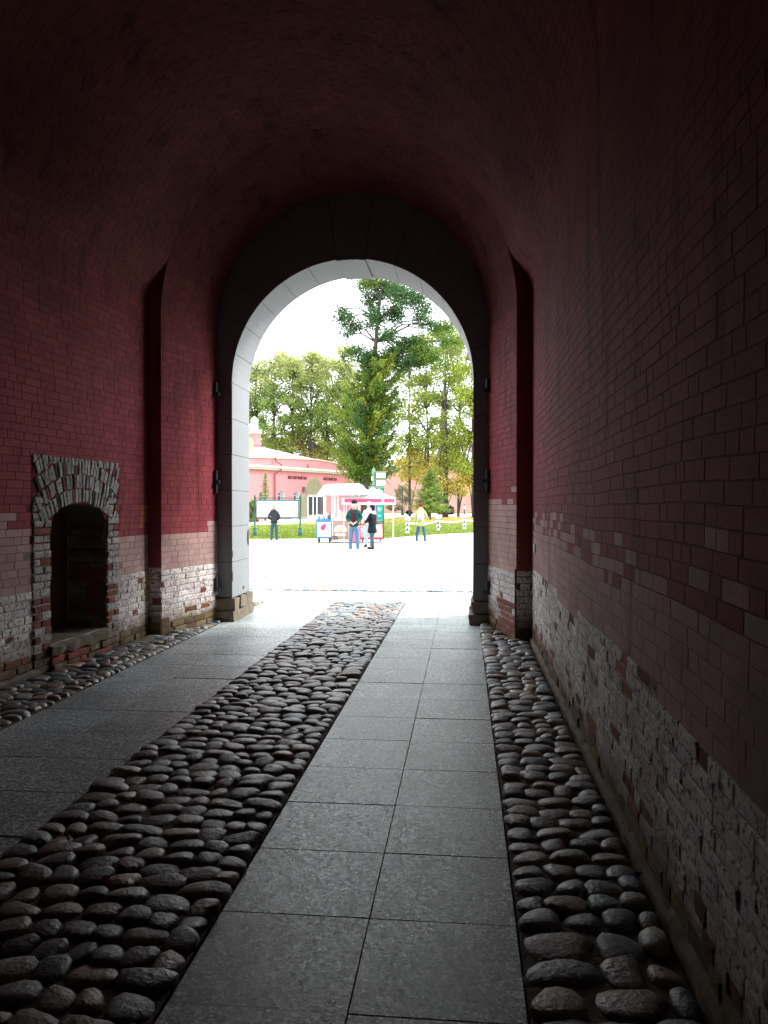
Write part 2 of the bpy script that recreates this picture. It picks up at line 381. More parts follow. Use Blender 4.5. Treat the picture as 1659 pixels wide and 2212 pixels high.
# ------------------------------------------------------------------ brick laying
RED, BEIGE, WHITE = (.27, .052, .062), (.44, .28, .255), (.72, .68, .66)
MATS = [M['paint'], M['white'], M['raw']]
def jit(c, a, r=R): k = r.uniform(1-a, 1+a); return tuple(x*k*r.uniform(1-a*.15, 1+a*.15) for x in c)
def brick_shape(w, h, d, bev, rough, r):        # w along x, h along z, front at y=-d, back at y=+.03
    j = lambda a: r.uniform(-a, a) * rough
    x, z = w/2, h/2; vs = []
    for q, yy, inn in ((0, .03, 0), (1, -d + bev, 0), (2, -d, bev)):
        for sx, sz in ((-1,-1),(1,-1),(1,1),(-1,1)):
            vs.append((sx*(x - inn) + (j(.005) if q else 0), yy + (j(.003) if q == 2 else 0), sz*(z - inn) + (j(.003) if q else 0)))
    fs = []
    for k in (0, 4): fs += [(i+k, (i+1)%4+k, (i+1)%4+k+4, i+k+4) for i in range(4)]
    if rough:
        vs.append((j(.02), -d - abs(j(.006)), j(.01))); fs += [(8+i, 8+(i+1)%4, 12) for i in range(4)]
    else: fs.append((8, 9, 10, 11))
    return vs, fs
POOL = {}
def pool(kind, wl, col_key, base, amt):
    k = (kind, wl, col_key, R.randrange(6))
    if k not in POOL:
        rr = random.Random(str(k)); rough = 0 if kind == 0 else 1
        w = .243 if wl else .118
        vs, fs = brick_shape(w, .0702 if not rough else .068, .0026 if not rough else .007, .0018 if not rough else .005, rough, rr)
        b = MB(); b.add(vs, fs, col=jit(base, amt, rr), mi=0); POOL[k] = (b.mesh('brick', MATS[kind]), w)
    return POOL[k]
def lay(P, u0, u1, v0, v1, rowh, decide, parent, limit=300, seed=1, curved=False):
    """P(u, v, d) gives the world point; rows along u. The largest in view become single bricks, the others one mesh."""
    r = random.Random(seed); out = []; nv = max(1, round((v1-v0)/rowh)); rh = (v1-v0)/nv
    for k in range(nv):
        va = v0 + k*rh; u = u0 - r.uniform(0, .25)
        while u < u1:
            w = .25 if r.random() < .62 else .125
            a, c = max(u, u0), min(u + w, u1)
            if c - a > .03:
                q = decide((a+c)/2, va + rh/2, r)
                if q: out.append((a, c, va, va+rh, w > .2, q))
            u += w
    def size(s):
        p = P((s[0]+s[1])/2, (s[2]+s[3])/2, 0); q = pix(p)
        if q is None or not (-40 < q[0] < 1700 and -40 < q[1] < 2250): return -1
        a_, b_ = pix(P(s[0], s[2], 0)), pix(P(s[1], s[3], 0))
        return abs((a_[0]-b_[0])*(a_[1]-b_[1])) if a_ and b_ else -1
    if limit: out.sort(key=size, reverse=True)
    rest = MB(); n1 = 0
    for s in out:
        a, c, va, vb, wl, (kind, key, base, amt, dz) = s
        uc, vc = (a+c)/2, (va+vb)/2
        if n1 < limit and size(s) > 0:
            me, w = pool(kind, wl, key, base, amt)
            o = bpy.data.objects.new('brick', me); p0 = P(uc, vc, dz)
            ax = (P(c, vc, dz) - P(a, vc, dz)); L_ = ax.length; ax.normalize()
            az = (P(uc, vb, dz) - P(uc, va, dz)).normalized(); ay = az.cross(ax)
            if ay.dot(P(uc, vc, dz+.1) - p0) > 0: ax = -ax; ay = az.cross(ax)
            mt = Matrix((ax, ay, az)).transposed().to_4x4(); mt.translation = p0
            o.matrix_basis = mt @ Matrix.Diagonal((max(.2, (L_ - .005)/w), 1, (rh/.075)*R.uniform(.985, 1.0), 1)); link(o, parent); n1 += 1
        else:
            rough = 0 if kind == 0 else 1
            vs, fs = brick_shape(c - a - .005, rh - .005, .0026 if not rough else .007, .0018 if not rough else .005, rough, r)
            rest.add([P(uc + x, vc + z, dz - y) for x, y, z in vs], fs, col=jit(base, amt, r), mi=kind)
    if rest.v: tag(rest.build('small_bricks', MATS, parent), kind='stuff')

SHADE_RED = (.115, .032, .030)
def vmix(h):      # red darkens with height: the vault's shade is put into the brick colour
    k = min(1, max(0, (h - 2.6)/2.6)); return tuple(a + (b_-a)*k for a, b_ in zip(RED, SHADE_RED))
ORANGE = (.36, .12, .06)
def low_course(v, r):
    if v < .13: return (2, 'dirt', (.14, .10, .055), .35, r.uniform(-.006, .010))
    if v < .30 and r.random() < .3: return (2, 'dirtred', (.17, .075, .045), .35, r.uniform(-.007, .003))
    if r.random() < .06: return (2, 'bare', (.16, .05, .04), .3, r.uniform(-.009, -.003))
    if r.random() < .035: return (2, 'dark', (.06, .055, .055), .3, -.011)
    return (1, 'white', WHITE, .15, r.uniform(-.005, .002))
def zone(top_white, red_from, mixh=.0, p=.45):
    def f(u, v, r):
        tw = top_white(u) if callable(top_white) else top_white
        rf = red_from(u) if callable(red_from) else red_from
        if v < tw: return low_course(v, r)
        if v < rf: return (0, 'beige', BEIGE, .09, r.uniform(-.001, .001))
        if v < rf + mixh and r.random() < p * (1 - (v - rf)/mixh): return (0, 'beige', BEIGE, .09, r.uniform(-.001, .001))
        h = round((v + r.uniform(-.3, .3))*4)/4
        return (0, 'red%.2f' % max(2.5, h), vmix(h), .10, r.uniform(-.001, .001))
    return f

# section geometry
def hall_arch(Y, th, d=0):
    wl, wr_ = XL(min(9.7, Y)), XR; cx, w = (wl+wr_)/2, (wr_-wl)/2
    ax, az = cx - w*math.cos(th), 4.2 + 2.3*math.sin(th)
    k = min(1, max(0, (Y - 5.6)/3.0)); k = k*k*(3-2*k)
    e = min(1, min(th, PI-th)/.34); e = e*e*(3-2*e)
    pc = (-3.79 + .625)/2; pw = 2.2075; bx = (cx - w*math.cos(th))*(1-e) + (pc - pw*math.cos(th))*e; bz = (4.2 + 2.0*math.sin(th))*(1-e) + (4.05 + 2.21*math.sin(th))*e
    x, z = ax + (bx-ax)*k, az + (bz-az)*k
    return Vector((x + d*math.cos(th), Y, z - d*math.sin(th)))
def pas_arch(Y, th, d=0):
    q = (Y-9.7)/1.3; wl, wr_ = PL(Y), PR(Y); cx, w = (wl+wr_)/2, (wr_-wl)/2
    return Vector((cx - (w-d)*math.cos(th), Y, 4.05 + (2.21 - .3*q - d)*math.sin(th)))
YN = 1.0        # walls are laid in brick from here on; nearer ones are out of sight
# ---- left wall of the hall, with the niche
def wall_y(px):
    a = (px - VX)*CS/F      # X = a*D, D = Y*CS - X*SN
    # X = XL(Y) = k0 + .052*Y
    k0 = XL(0); Y = 8.0
    for _ in range(40):
        X = XL(Y); D = X/a; Y = (D + X*SN)/CS
    return Y
NY0, NY1 = wall_y(68), wall_y(253)         # brick surround
OY0, OY1 = wall_y(106), wall_y(229)        # opening
NZT, OZS, OZT, SILL = 2.13, 1.42, 1.66, .27
ND = .45
OC, OW = (OY0+OY1)/2, (OY1-OY0)/2
def open_top(y):
    if not OY0 < y < OY1: return None
    return OZS + (OZT-OZS)*math.sqrt(max(0, 1 - ((y-OC)/OW)**2))**.8
# backing surfaces as light-tight shells with thickness
def shell(fn, us, vs_, thick, m, name, parent, skip=None):
    b = MB(); nu, nv = len(us), len(vs_)
    pts = [fn(u, v, 0) for u in us for v in vs_]; pb = [fn(u, v, -thick) for u in us for v in vs_]
    f1 = [(i*nv+j, i*nv+j+1, (i+1)*nv+j+1, (i+1)*nv+j) for i in range(nu-1) for j in range(nv-1) if not (skip and skip(us[i], us[i+1], vs_[j], vs_[j+1]))]
    b.add(pts, f1); b.add(pb, f1)
    return b.build(name, m, parent)
lin = lambda a, b_, n: [a + (b_-a)*i/n for i in range(n+1)]
def PLW(u, v, d): return Vector((XL(u) + d, u, v))
def wav(u, v): return .006*math.sin(u*1.9 + v*.7) + .004*math.sin(u*4.3 + 1.3)
def PRW(u, v, d): return Vector((XR - d, u, v + (wav(u, v) if .1 < v < 4.1 else 0)))
left = empty('tunnel_wall', (0, 8, 0), 0, 'left tunnel wall of red painted brick with the arched niche in it', 'wall')
right = empty('tunnel_wall', (0, 4, 0), 0, 'right tunnel wall, red brick over grey and whitewashed courses, receding to the gate', 'wall')
for e in (left, right): e.location = (0, 0, 0)
ys = sorted(set([-9, 2, 5, OY0, OY1, 9.7] + lin(OY0, OY1, 12))); zs = sorted(set([-.05, SILL, OZS, OZT, 4.2]))
class _: pass
b = MB()
def q4(p1, p2, p3, p4): b.add([p1, p2, p3, p4], [(0, 1, 2, 3)])
for y0, y1 in zip(ys[:-1], ys[1:]):
    ym = (y0+y1)/2; t0 = open_top(ym)
    for z0, z1 in ([(-.05, 4.2)] if t0 is None else [(-.05, SILL), (None, 4.2)]):
        za, zb = (z0, z0) if z0 is not None else (open_top(min(max(y0, OY0+.001), OY1-.001)), open_top(min(max(y1, OY0+.001), OY1-.001)))
        q4(PLW(y0, za, 0), PLW(y1, zb, 0), PLW(y1, z1, 0), PLW(y0, z1, 0))
# niche interior box (jamb, back, soffit, floor)
b.build('mortar_bed', M['bed'], left)
b = MB(); b.box(-7.5, XL(2) - .5, -9, 9.6, -.05, 8); b.build('wall_core', M['mortar'], left)
b = MB(); b.box(-4.75, -4.35, -9, OY0 - .22, -.05, 8); b.build('wall_core', M['mortar'], left)
b = MB(); b.box(XR + .05, XR + 3, -9, 12, -.05, 8); b.build('wall_core', M['mortar'], right)
b = MB(); b.box(XR, XR + .05, -9, 9.7, -.05, 4.2); b.build('mortar_bed', M['bed'], right)

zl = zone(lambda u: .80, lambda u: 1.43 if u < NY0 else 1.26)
def left_decide(u, v, r):
    if NY0 - .02 < u < NY1 + .02 and v < NZT: return None
    if 9.42 < u < 9.62 and 1.33 < v < 1.62: return (2, 'orange', ORANGE, .15, -.004)
    if v > 2.6 and r.random() < 0: return None
    if u > 9.55 and .45 < v < .80: return (2, 'plasterpatch', (.42, .36, .26), .1, .004)
    if 1.43 < v < 1.59 and u < NY0 and r.random() < .3: return (0, 'beige', BEIGE, .09, 0)
    return zl(u, v, r)
lay(PLW, 2.0, 9.7, 0, 4.2, .075, left_decide, left, 300, 3)
rm = random.Random(5)
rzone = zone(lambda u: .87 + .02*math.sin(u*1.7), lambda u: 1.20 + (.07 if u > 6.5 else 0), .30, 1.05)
def right_decide(u, v, r):
    if v > 1.5 and v < 1.58 and r.random() < .06: return (0, 'beige', BEIGE, .09, 0)
    if abs(u - 4.15) < .14 and .66 < v < .93: return (2, 'rededge', (.3, .09, .06), .2, -.006)
    return rzone(u, v, r)
lay(PRW, YN, 9.7, 0, 4.2, .075, right_decide, right, 300, 4)
# dirty mortar ledge at the foot of both walls
for nm, par, f, y0, y1, s in (('foot_ledge', right, lambda y: XR, .8, 9.7, -1), ('foot_ledge', left, XL, 2.0, 7.35, 1)):
    b = MB(); prev = None
    yy = y0
    while yy < y1:
        e_ = R.uniform(.030, .042); h = R.uniform(.055, .075); x = f(yy)
        ring = [(x + s*e_, yy, -.06), (x + s*e_*.95, yy, h*.7), (x + s*.015, yy, h), (x, yy, h + .01)]
        if prev: b.add(prev + ring, [(0, 1, 5, 4), (1, 2, 6, 5), (2, 3, 7, 6)])
        prev = ring; yy += .09
    b.build(nm, M['foot'], par)
# small white plate near the pier
b = MB(); b.box(XR - .022, XR - .006, 9.18, 9.27, 1.11, 1.20, col=(.8, .8, .8))
tag(b.build('wall_plate', M['col']), 'small white plate fixed to the right wall beside the pier', 'plate')

# ---- vault
vault = empty('tunnel_vault', (0, 0, 0), 0, 'dark red brick barrel vault over the tunnel, tapering to the gate', 'vault')
ths = lin(0, PI, 150)
shell(lambda u, v, d: hall_arch(u, v, d - .0015), [-9, -4, 0, 2, 4] + lin(5.4, 8.8, 24) + [9, 9.7], ths, .3, M['redjoint'], 'vault_bed', vault)
shell(lambda u, v, d: pas_arch(u, v, d - .0015), lin(9.7, 11.0, 5), ths, .3, M['redjoint'], 'inner_vault_bed', vault)
rowth = 2.4
def hv(u, v, d): return hall_arch(u, v/rowth, d)
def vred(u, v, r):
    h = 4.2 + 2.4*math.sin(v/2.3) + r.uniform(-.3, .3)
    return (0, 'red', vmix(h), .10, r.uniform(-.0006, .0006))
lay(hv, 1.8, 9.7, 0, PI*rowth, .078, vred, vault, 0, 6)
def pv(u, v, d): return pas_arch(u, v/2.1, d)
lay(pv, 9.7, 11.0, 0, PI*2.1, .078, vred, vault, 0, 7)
b = MB(); b.box(-7.5, 4, -9.4, -9, -.05, 8); b.build('back_wall', M['mortar'], vault)

# ---- splayed walls before the gate, and the pier faces that look at the camera
for side, nm, lab, PX in ((1, 'splayed_wall', 'splayed red brick wall left of the gate opening with black hinges', PL), (-1, 'splayed_wall', 'splayed red brick wall right of the gate opening, narrow and grey below', PR)):
    w = empty(nm, (0, 0, 0), 0, lab, 'wall')
    f = lambda u, v, d, PX=PX, side=side: Vector((PX(u) + side*d, u, v))
    shell(f, [9.7, 10.4, 11.0], [-.05, 4.05], .02, M['bed'], 'mortar_bed', w)
    b = MB()
    for ya, yb in ((9.72, 10.35), (10.35, 11.0)):
        xs = [PX(ya) - side*.02, PX(yb) - side*.02]; out_ = -4.6 if side == 1 else 1.4
        b.add([(xs[0], ya, -.05), (xs[1], yb, -.05), (out_, yb, -.05), (out_, ya, -.05), (xs[0], ya, 4.3), (xs[1], yb, 4.3), (out_, yb, 4.3), (out_, ya, 4.3)],
              [(0,3,2,1),(4,5,6,7),(0,1,5,4),(1,2,6,5),(2,3,7,6),(3,0,4,7)])
    b.build('wall_core', M['mortar'], w)
    if side == 1:
        z_ = zone(lambda u: .84, lambda u: 1.28)
        dec = lambda u, v, r: (0, 'beige', BEIGE, .09, 0) if (u > 10.82 and 1.25 < v < 1.43) else z_(u, v, r)
    else:
        z_ = zone(lambda u: .84, lambda u: 1.68)
        dec = lambda u, v, r: ((2, 'red_raw', (.22, .08, .06), .3, -.004) if v < .48 and 9.8 < u < 10.5 else ((0, 'beige', BEIGE, .09, 0) if 1.68 < v < 1.9 and r.random() < .18 else z_(u, v, r)))
    lay(f, 9.7, 11.0, 0, 4.05, .075, dec, w, 300, 8 + side)
    # pier face: from the hall section in to the splayed section
    b = MB(); hx = (XL(9.7) if side == 1 else XR); n = 14
    prev = None
    prof = [(z, hx, PX(9.7)) for z in (.86, 1.5, 3, 4.05, 4.2)]
    for i in range(1, n + 1):
        th = .5*i/n; th = th if side == 1 else PI - th
        p = hall_arch(9.7, th); prof.append((p.z, p.x, None))
    wr0 = 2.2075; cxr = (PL(9.7) + PR(9.7))/2
    for z, xo, xi in prof:
        if xi is None or z > 4.05: xi = cxr - side*wr0*math.sqrt(max(0, 1 - ((z-4.05)/2.21)**2))
        if side*(xi - xo) < 0: xi = xo
        cur = [(xo - side*.02, 9.7, z), (xi, 9.7, z)]
        if prev: b.add(prev + cur, [(0, 1, 3, 2)] if side == 1 else [(0, 2, 3, 1)])
        prev = cur
    b.build('pier_face', M['plaster'], w)
    a0, a1 = sorted((hx, PX(9.7)))
    ff = lambda u, v, d: Vector((u, 9.7 - d, v))
    lay(ff, a0, a1, 0, .86, .075, lambda u, v, r: low_course(v, r), w, 300, 21 + side)
    b = MB(); b.box(a0 - .02, a1, 9.702, 9.8, -.05, .87); b.build('pier_core', M['mortar'], w)

# ---- niche: brick surround, relieving arch of bricks on edge, jamb, back, sill
niche = empty('brick_niche', (0, 0, 0), 0, 'arched wall niche framed in flaking whitewashed brick, dark inside', 'niche')
def loose_brick(mb_name, c, ang, w, h, dz, col, kind, parent, P=PLW):
    rr = random.Random(R.random()); vs, fs = brick_shape(w, h, .010, .005, 1, rr)
    ca, sa = math.cos(ang), math.sin(ang); b = MB()
    b.add([P(c[0] + x*ca - z*sa, c[1] + x*sa + z*ca, dz - y) - P(c[0], c[1], 0) for x, y, z in vs], fs, col=jit(col, .25))
    o = bpy.data.objects.new('brick', b.mesh('brick', MATS[kind])); o.location = P(c[0], c[1], 0); link(o, parent)
b = MB()
for z0, z1, y0, y1 in ((0, 1, 0, 1),):
    for ya, yb in zip(ys[:-1], ys[1:]):
        if yb <= NY0 or ya >= NY1: continue
        ya, yb = max(ya, NY0), min(yb, NY1); t0 = open_top((ya+yb)/2)
        zz = [(0, NZT, NZT)] if t0 is None else [(None, NZT, NZT)]
        for s0, za, zb in zz:
            la = 0 if s0 == 0 else open_top(max(ya, OY0 + .001)); lb = 0 if s0 == 0 else open_top(min(yb, OY1 - .001))
            b.add([PLW(ya, la, .006), PLW(yb, lb, .006), PLW(yb, zb, .006), PLW(ya, za, .006)], [(0, 1, 2, 3)])
b.build('mortar_face', M['bed'], niche)
# fan of bricks on edge, ring above ring
fc = (OC, OZS - .95)
for k in range(-2, 5):
    rad = OZT - fc[1] + .085 + k*.152; a = -.8
    while a < .8:
        y_, z_ = fc[0] + math.sin(a)*rad, fc[1] + math.cos(a)*rad; hgt = .15*R.uniform(.85, 1.04)
        ot = max(open_top(min(max(y_ + q, OY0 + .001), OY1 - .001)) for q in (-.02, 0, .02)) if OY0 - .03 < y_ < OY1 + .03 else 0
        if NY0 + .03 < y_ < NY1 - .03 and z_ + hgt/2 < NZT + .012 and z_ - hgt/2*math.cos(a) > ot - .035 and z_ > OZS + (.02 if k >= 0 else .0):
            x = R.random(); kd, cc = (1, (.36, .37, .35)) if x < .8 else (2, (.16, .06, .05)) if x < .93 else (2, (.05, .045, .04))
            loose_brick('brick', (y_, z_), -a + R.uniform(-.06, .06), .058*R.uniform(.75, 1.05), hgt, R.uniform(-.006, .012) + .006, cc, kd, niche)
        a += .062/rad*R.uniform(.93, 1.1)
for i, y_ in enumerate(lin(NY0 + .035, NY1 - .035, 24)):
    h_ = R.uniform(.06, .1); loose_brick('brick', (y_, NZT - h_/2), R.uniform(-.1, .1), .055, h_, R.uniform(0, .012), (.38, .38, .35), 1, niche)
# side piers in ordinary courses
k = 0; z_ = .04
while z_ < OZS + .28:
    for y0, y1 in ((NY0, OY0), (OY1, NY1)):
        cut = [0, R.uniform(.4, .62), 1] if k % 2 else [0, 1] if R.random() < .4 else [0, R.uniform(.3, .45), 1]
        if z_ > OZS - .03 and (open_top(y0) or 0) > 0: continue
        for c0, c1 in zip(cut[:-1], cut[1:]):
            ya, yb = y0 + (y1-y0)*c0, y0 + (y1-y0)*c1
            x = R.random()
            kd, cc = (1, (.42, .41, .38)) if x < (.85 if z_ > .75 else .45) else (2, (.17, .06, .045))
            if z_ < .2: kd, cc = 2, (.13, .09, .06)
            loose_brick('brick', ((ya+yb)/2, z_), R.uniform(-.01, .01), yb - ya - .014, .06, R.uniform(-.002, .016) + .004, cc, kd, niche)
    z_ += .075; k += 1
# far jamb (faces the camera) with its bricks, near jamb, back, soffit, floor
jf = lambda u, v, d: Vector((u, OY1 - d, v))
b = MB(); x1 = XL(OY1); x0 = x1 - ND
b.box(x0 - .3, x1 - .012, OY1 + .012, OY1 + .2, 0, 2.1); b.build('jamb_core', M['palemortar'], niche)
b = MB(); b.box(x0 - .3, XL(OY0 - .2) - .012, OY0 - .2, OY0 - .004, 0, 2.1); b.build('jamb_core', M['palemortar'], niche)
lay(jf, x0, x1 - .012, SILL, OZS + .10, .075, lambda u, v, r: (2, 'jamb', (.17, .06, .05) if r.random() < .6 else (.15, .13, .12), .3, r.uniform(-.006, .006)), niche, 300, 33)
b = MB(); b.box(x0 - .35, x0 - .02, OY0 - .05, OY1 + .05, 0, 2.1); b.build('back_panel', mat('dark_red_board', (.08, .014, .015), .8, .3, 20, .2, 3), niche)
b = MB(); pr = []
for y_ in lin(OY0, OY1, 14):
    t = open_top(min(max(y_, OY0 + .002), OY1 - .002)); pr.append([(XL(y_) - .0, y_, t), (x0 - .1, y_, t), (x0 - .1, y_, t + .1), (XL(y_) - .012, y_, t + .1)])
for p, q in zip(pr[:-1], pr[1:]): b.add(p + q, [(0, 1, 5, 4), (2, 3, 7, 6), (0, 4, 7, 3)])
b.build('soffit', M['mortar'], niche)
b = MB(); n = 9
top = []
for i, y_ in enumerate(lin(OY0 - .05, OY1 + .02, n)):
    out_ = .07 + R.uniform(-.03, .03); zt = SILL + R.uniform(-.02, .01)
    top.append([(x0 - .1, y_, zt + .01), (XL(y_), y_, zt), (XL(y_) + out_, y_, zt - .02), (XL(y_) + out_*.8, y_, zt - .10 + R.uniform(-.02, .02))])
for p, q in zip(top[:-1], top[1:]): b.add(p + q, [(0, 1, 5, 4), (1, 2, 6, 5), (2, 3, 7, 6)])
b.build('sill', M['foot'], niche)
for k in range(3):      # broken brick footing below the sill
    y_ = OY0 - .02
    while y_ < OY1:
        w = R.choice((.12, .2, .24)); x = R.random()
        cc, kd = ((.24, .07, .055), 2) if x < .55 else ((.5, .42, .42), 1)
        loose_brick('brick', (y_ + w/2, .035 + k*.07), R.uniform(-.05, .05), w - .012, .06, R.uniform(.0, .03) + .05 - k*.018, cc, kd, niche)
        y_ += w

# ------------------------------------------------------------------ the gate arch of grey painted stone
GX, GR, GS, GY0, GY1 = -1.57, 1.69, 3.37, 11.0, 11.95
arch = empty('gate_arch', (0, 0, 0), 0, 'grey painted stone gate arch framing the view onto the sunlit square', 'arch')
def block(pts_f, pts_b, name='stone_block', m='stone', bev=.004, parent=arch, y0=GY0, y1=GY1):
    n = len(pts_f); b = MB()
    def inset(p):
        cx_, cz_ = sum(q[0] for q in p)/n, sum(q[1] for q in p)/n
        return [(q[0] + (cx_-q[0])*bev*2.0/max(.05, abs(cx_-q[0]) + abs(cz_-q[1])), q[1] + (cz_-q[1])*bev*2.0/max(.05, abs(cx_-q[0]) + abs(cz_-q[1]))) for q in p]
    rings = [(inset(pts_f), y0), (pts_f, y0 + bev), (pts_b, y1 - bev), (inset(pts_b), y1)]
    vs = [(x, y, z) for p, y in rings for x, z in p]
    fs = [(i + k*n, (i+1) % n + k*n, (i+1) % n + (k+1)*n, i + (k+1)*n) for k in range(3) for i in range(n)] + [tuple(range(n))[::-1], tuple(range(3*n, 4*n))]
    b.add(vs, fs); return b.build(name, M[m], parent)
G_ = .003
for s in (-1, 1):
    zz = lin(.33, GS, 6)
    for z0, z1 in zip(zz[:-1], zz[1:]):
        xi, xib, xo = GX + s*GR, GX + s*(GR + .012), GX + s*(GR + .62)
        a = R.uniform(-.0015, .0015)
        block([(xi+a, z0+G_), (xo, z0+G_), (xo, z1-G_), (xi+a, z1-G_)], [(xib, z0+G_), (xo, z0+G_), (xo, z1-G_), (xib, z1-G_)])
NA = 13
for k in range(NA):
    t0, t1 = PI*k/NA + G_/GR, PI*(k+1)/NA - G_/GR; m_ = 4
    def ringpts(r0, r1, t0=t0, t1=t1): return [(GX + r0*math.cos(t), GS + r0*math.sin(t)) for t in lin(t0, t1, m_)] + [(GX + r1*math.cos(t), GS + r1*math.sin(t)) for t in lin(t1, t0, m_)]
    dr = -.028 if k == 6 else R.uniform(-.0015, .0015)
    block(ringpts(GR + dr*.5, 2.75), ringpts(GR + .012 + dr, 2.75))
# lining wall behind the joints and the outer wall of the gatehouse
b = MB(); hole = [(GX - GR - .02, -.05)] + [(GX - (GR+.02)*math.cos(t), GS + (GR+.02)*math.sin(t)) for t in lin(0, PI, 24)] + [(GX + GR + .02, -.05)]
outer = []
for x, z in hole:
    dx, dz = x - GX, z - GS
    if z <= 0: outer.append((GX + math.copysign(22, dx), -.05)); continue
    s_ = min(22/max(1e-6, abs(dx)), (11 - GS)/max(1e-6, dz) if dz > 0 else 1e9); outer.append((GX + dx*s_, GS + dz*s_))
n = len(hole)
vs = [(x, 11.02, z) for x, z in hole] + [(x, 11.02, z) for x, z in outer] + [(x, 11.93, z) for x, z in hole] + [(x, 11.93, z) for x, z in outer]
fs = [(i, i+1, n+i+1, n+i) for i in range(n-1)] + [(2*n+i, 3*n+i, 3*n+i+1, 2*n+i+1) for i in range(n-1)] + [(i, 2*n+i, 2*n+i+1, i+1) for i in range(n-1)] + [(n+i, n+i+1, 3*n+i+1, 3*n+i) for i in range(n-1)]
b.add(vs, fs); b.build('outer_wall', M['mortar'], arch)
# worn limestone feet
for s in (-1, 1):
    for (z0, z1, e) in ((-.04, .15, .035), (.15, .325, .012)):
        for (ya, yb) in ((10.98, 11.3), (11.31, 11.62), (11.63, 11.99)):
            b = MB(); x0_, x1_ = sorted((GX + s*(GR - e - R.uniform(0, .02)), GX + s*(GR + .5)))
            N_ = 4; vs = []
            j = lambda a: R.uniform(-a, a)
            b.box(x0_, x1_, ya - (e if ya < 11 else 0), yb, z0 + .004, z1 - .004)
            b.v = [(x + j(.02), y + j(.02), z + j(.016)) for x, y, z in b.v]
            b.build('foot_stone', M['foot'], arch)
# hinge pintles
def hinge(x, z, s, half=False):
    b = MB(); y = GY0 - .09
    b.tube([(x, y, z - (.0 if half else .16)), (x, y, z + .16)], .028, 8)
    b.box(min(x - s*.10, x + s*.035), max(x - s*.10, x + s*.035), y - .022, y + .022, z - .028, z + .028)
    b.box(x + s*.02, x + s*.058, y - .03, y + .05, z - .018, z + .018)
    b.box(x - s*.02 - .015, x - s*.02 + .015, y, GY0 - .002, z - .02, z + .02)
    b.build('hinge', M['iron'], arch)
for z, h in ((3.20, True), (1.97, False), (.46, True)):
    hinge(-3.50 + .03, z, 1, h); hinge(.335 - .02, z, -1, h)
# chips of bare stone on the left reveal
for (y_, z_, w, h) in ((11.88, 1.15, .05, .16), (11.02, .95, .02, .06), (11.02, .62, .02, .09), (11.6, .42, .05, .03)):
    b = MB(); x = GX - GR + .0035; poly = [(y_ + w*math.cos(t)*R.uniform(.5, 1.2), z_ + h*math.sin(t)*R.uniform(.6, 1.15)) for t in lin(0, 2*PI, 9)[:-1]]
    b.add([(x - .02, p, q) for p, q in poly] + [(x, p, q) for p, q in poly], [tuple(range(8, 16))] + [(i, (i+1)%8, (i+1)%8+8, i+8) for i in range(8)])
    b.build('chipped_patch', M['foot'], arch)

# ------------------------------------------------------------------ pink exhibition building
FA, FB = at(539, 86), at(754, 103); FU = (FB - FA).normalized(); FN = Vector((FU.y, -FU.x, 0))     # FN faces the camera
def fu(px):     # pixel column -> distance along the facade and its depth
    a = (px - 829.5)/F; ray = at(px, 1.0); ray.z = 0
    m = Matrix(((ray.x, -FU.x), (ray.y, -FU.y))); s = m.inverted() @ Vector((FA.x, FA.y)); return s[1], s[0]
def fz(px, py): return EYE - (py - HY)*fu(px)[1]/F
LEN = (FB - FA).length
bld = empty('exhibition_building', FA, math.atan2(FU.y, FU.x), 'pink rendered building with green metal roof and olive arched doorway', 'building')
PINK = (.49, .185, .195); DPINK = (.2, .03, .04); CREAM = (.55, .55, .42); OLIVE = (.20, .19, .11)
# local frame: x along the facade to the right, y away from the camera, z up
CZ = fz(600, 1010.6)
wins = [(fu(px)[0], .62, fz(px, 1059)) for px in (568, 608, 642)]
door_u = fu(679.7)[0]; DW = (fu(698)[0] - fu(661)[0])/2; DZS, DZT = fz(680, 1068), fz(680, 1034)
ops = [(u, w, zt - w, zt, .9) for u, w, zt in wins] + [(door_u, DW, DZS, DZT, 0)]
def arch_z(o, u): return o[2] + (o[3]-o[2])*math.sqrt(max(0, 1 - ((u-o[0])/o[1])**2))
b = MB(); us = sorted([-9, LEN] + [x for o in ops for x in lin(o[0]-o[1], o[0]+o[1], 12)])
for ua, ub in zip(us[:-1], us[1:]):
    um = (ua+ub)/2; o = next((o for o in ops if abs(um-o[0]) < o[1]), None)
    if o is None: b.add([(ua,0,0),(ub,0,0),(ub,0,CZ),(ua,0,CZ)], [(0,1,2,3)], col=PINK)
    else:
        za, zb = arch_z(o, ua), arch_z(o, ub)
        b.add([(ua,0,za),(ub,0,zb),(ub,0,CZ),(ua,0,CZ)], [(0,1,2,3)], col=PINK)
        b.add([(ua,0,za),(ub,0,zb),(ub,.7,zb),(ua,.7,za)], [(0,3,2,1)], col=(.7,.7,.7) if o[4] else OLIVE)
        if o[4]: b.add([(ua,0,0),(ub,0,0),(ub,0,o[4]),(ua,0,o[4])], [(0,1,2,3)], col=PINK); b.add([(ua,0,o[4]),(ub,0,o[4]),(ub,.7,o[4]),(ua,.7,o[4])], [(0,1,2,3)], col=(.7,.7,.7))
for o in ops:
    for s in (-1, 1):
        x = o[0] + s*o[1]; b.add([(x,0,o[4]),(x,.7,o[4]),(x,.7,o[2]),(x,0,o[2])], [(0,1,2,3)], col=(.7,.7,.7) if o[4] else OLIVE)
b.add([(LEN,0,0),(LEN,12,0),(LEN,12,CZ),(LEN,0,CZ),(-9,0,0),(-9,12,0),(-9,12,CZ),(-9,0,CZ)], [(0,1,2,3),(4,7,6,5),(1,5,6,2)], col=PINK)
b.build('wall', M['wall'], bld)
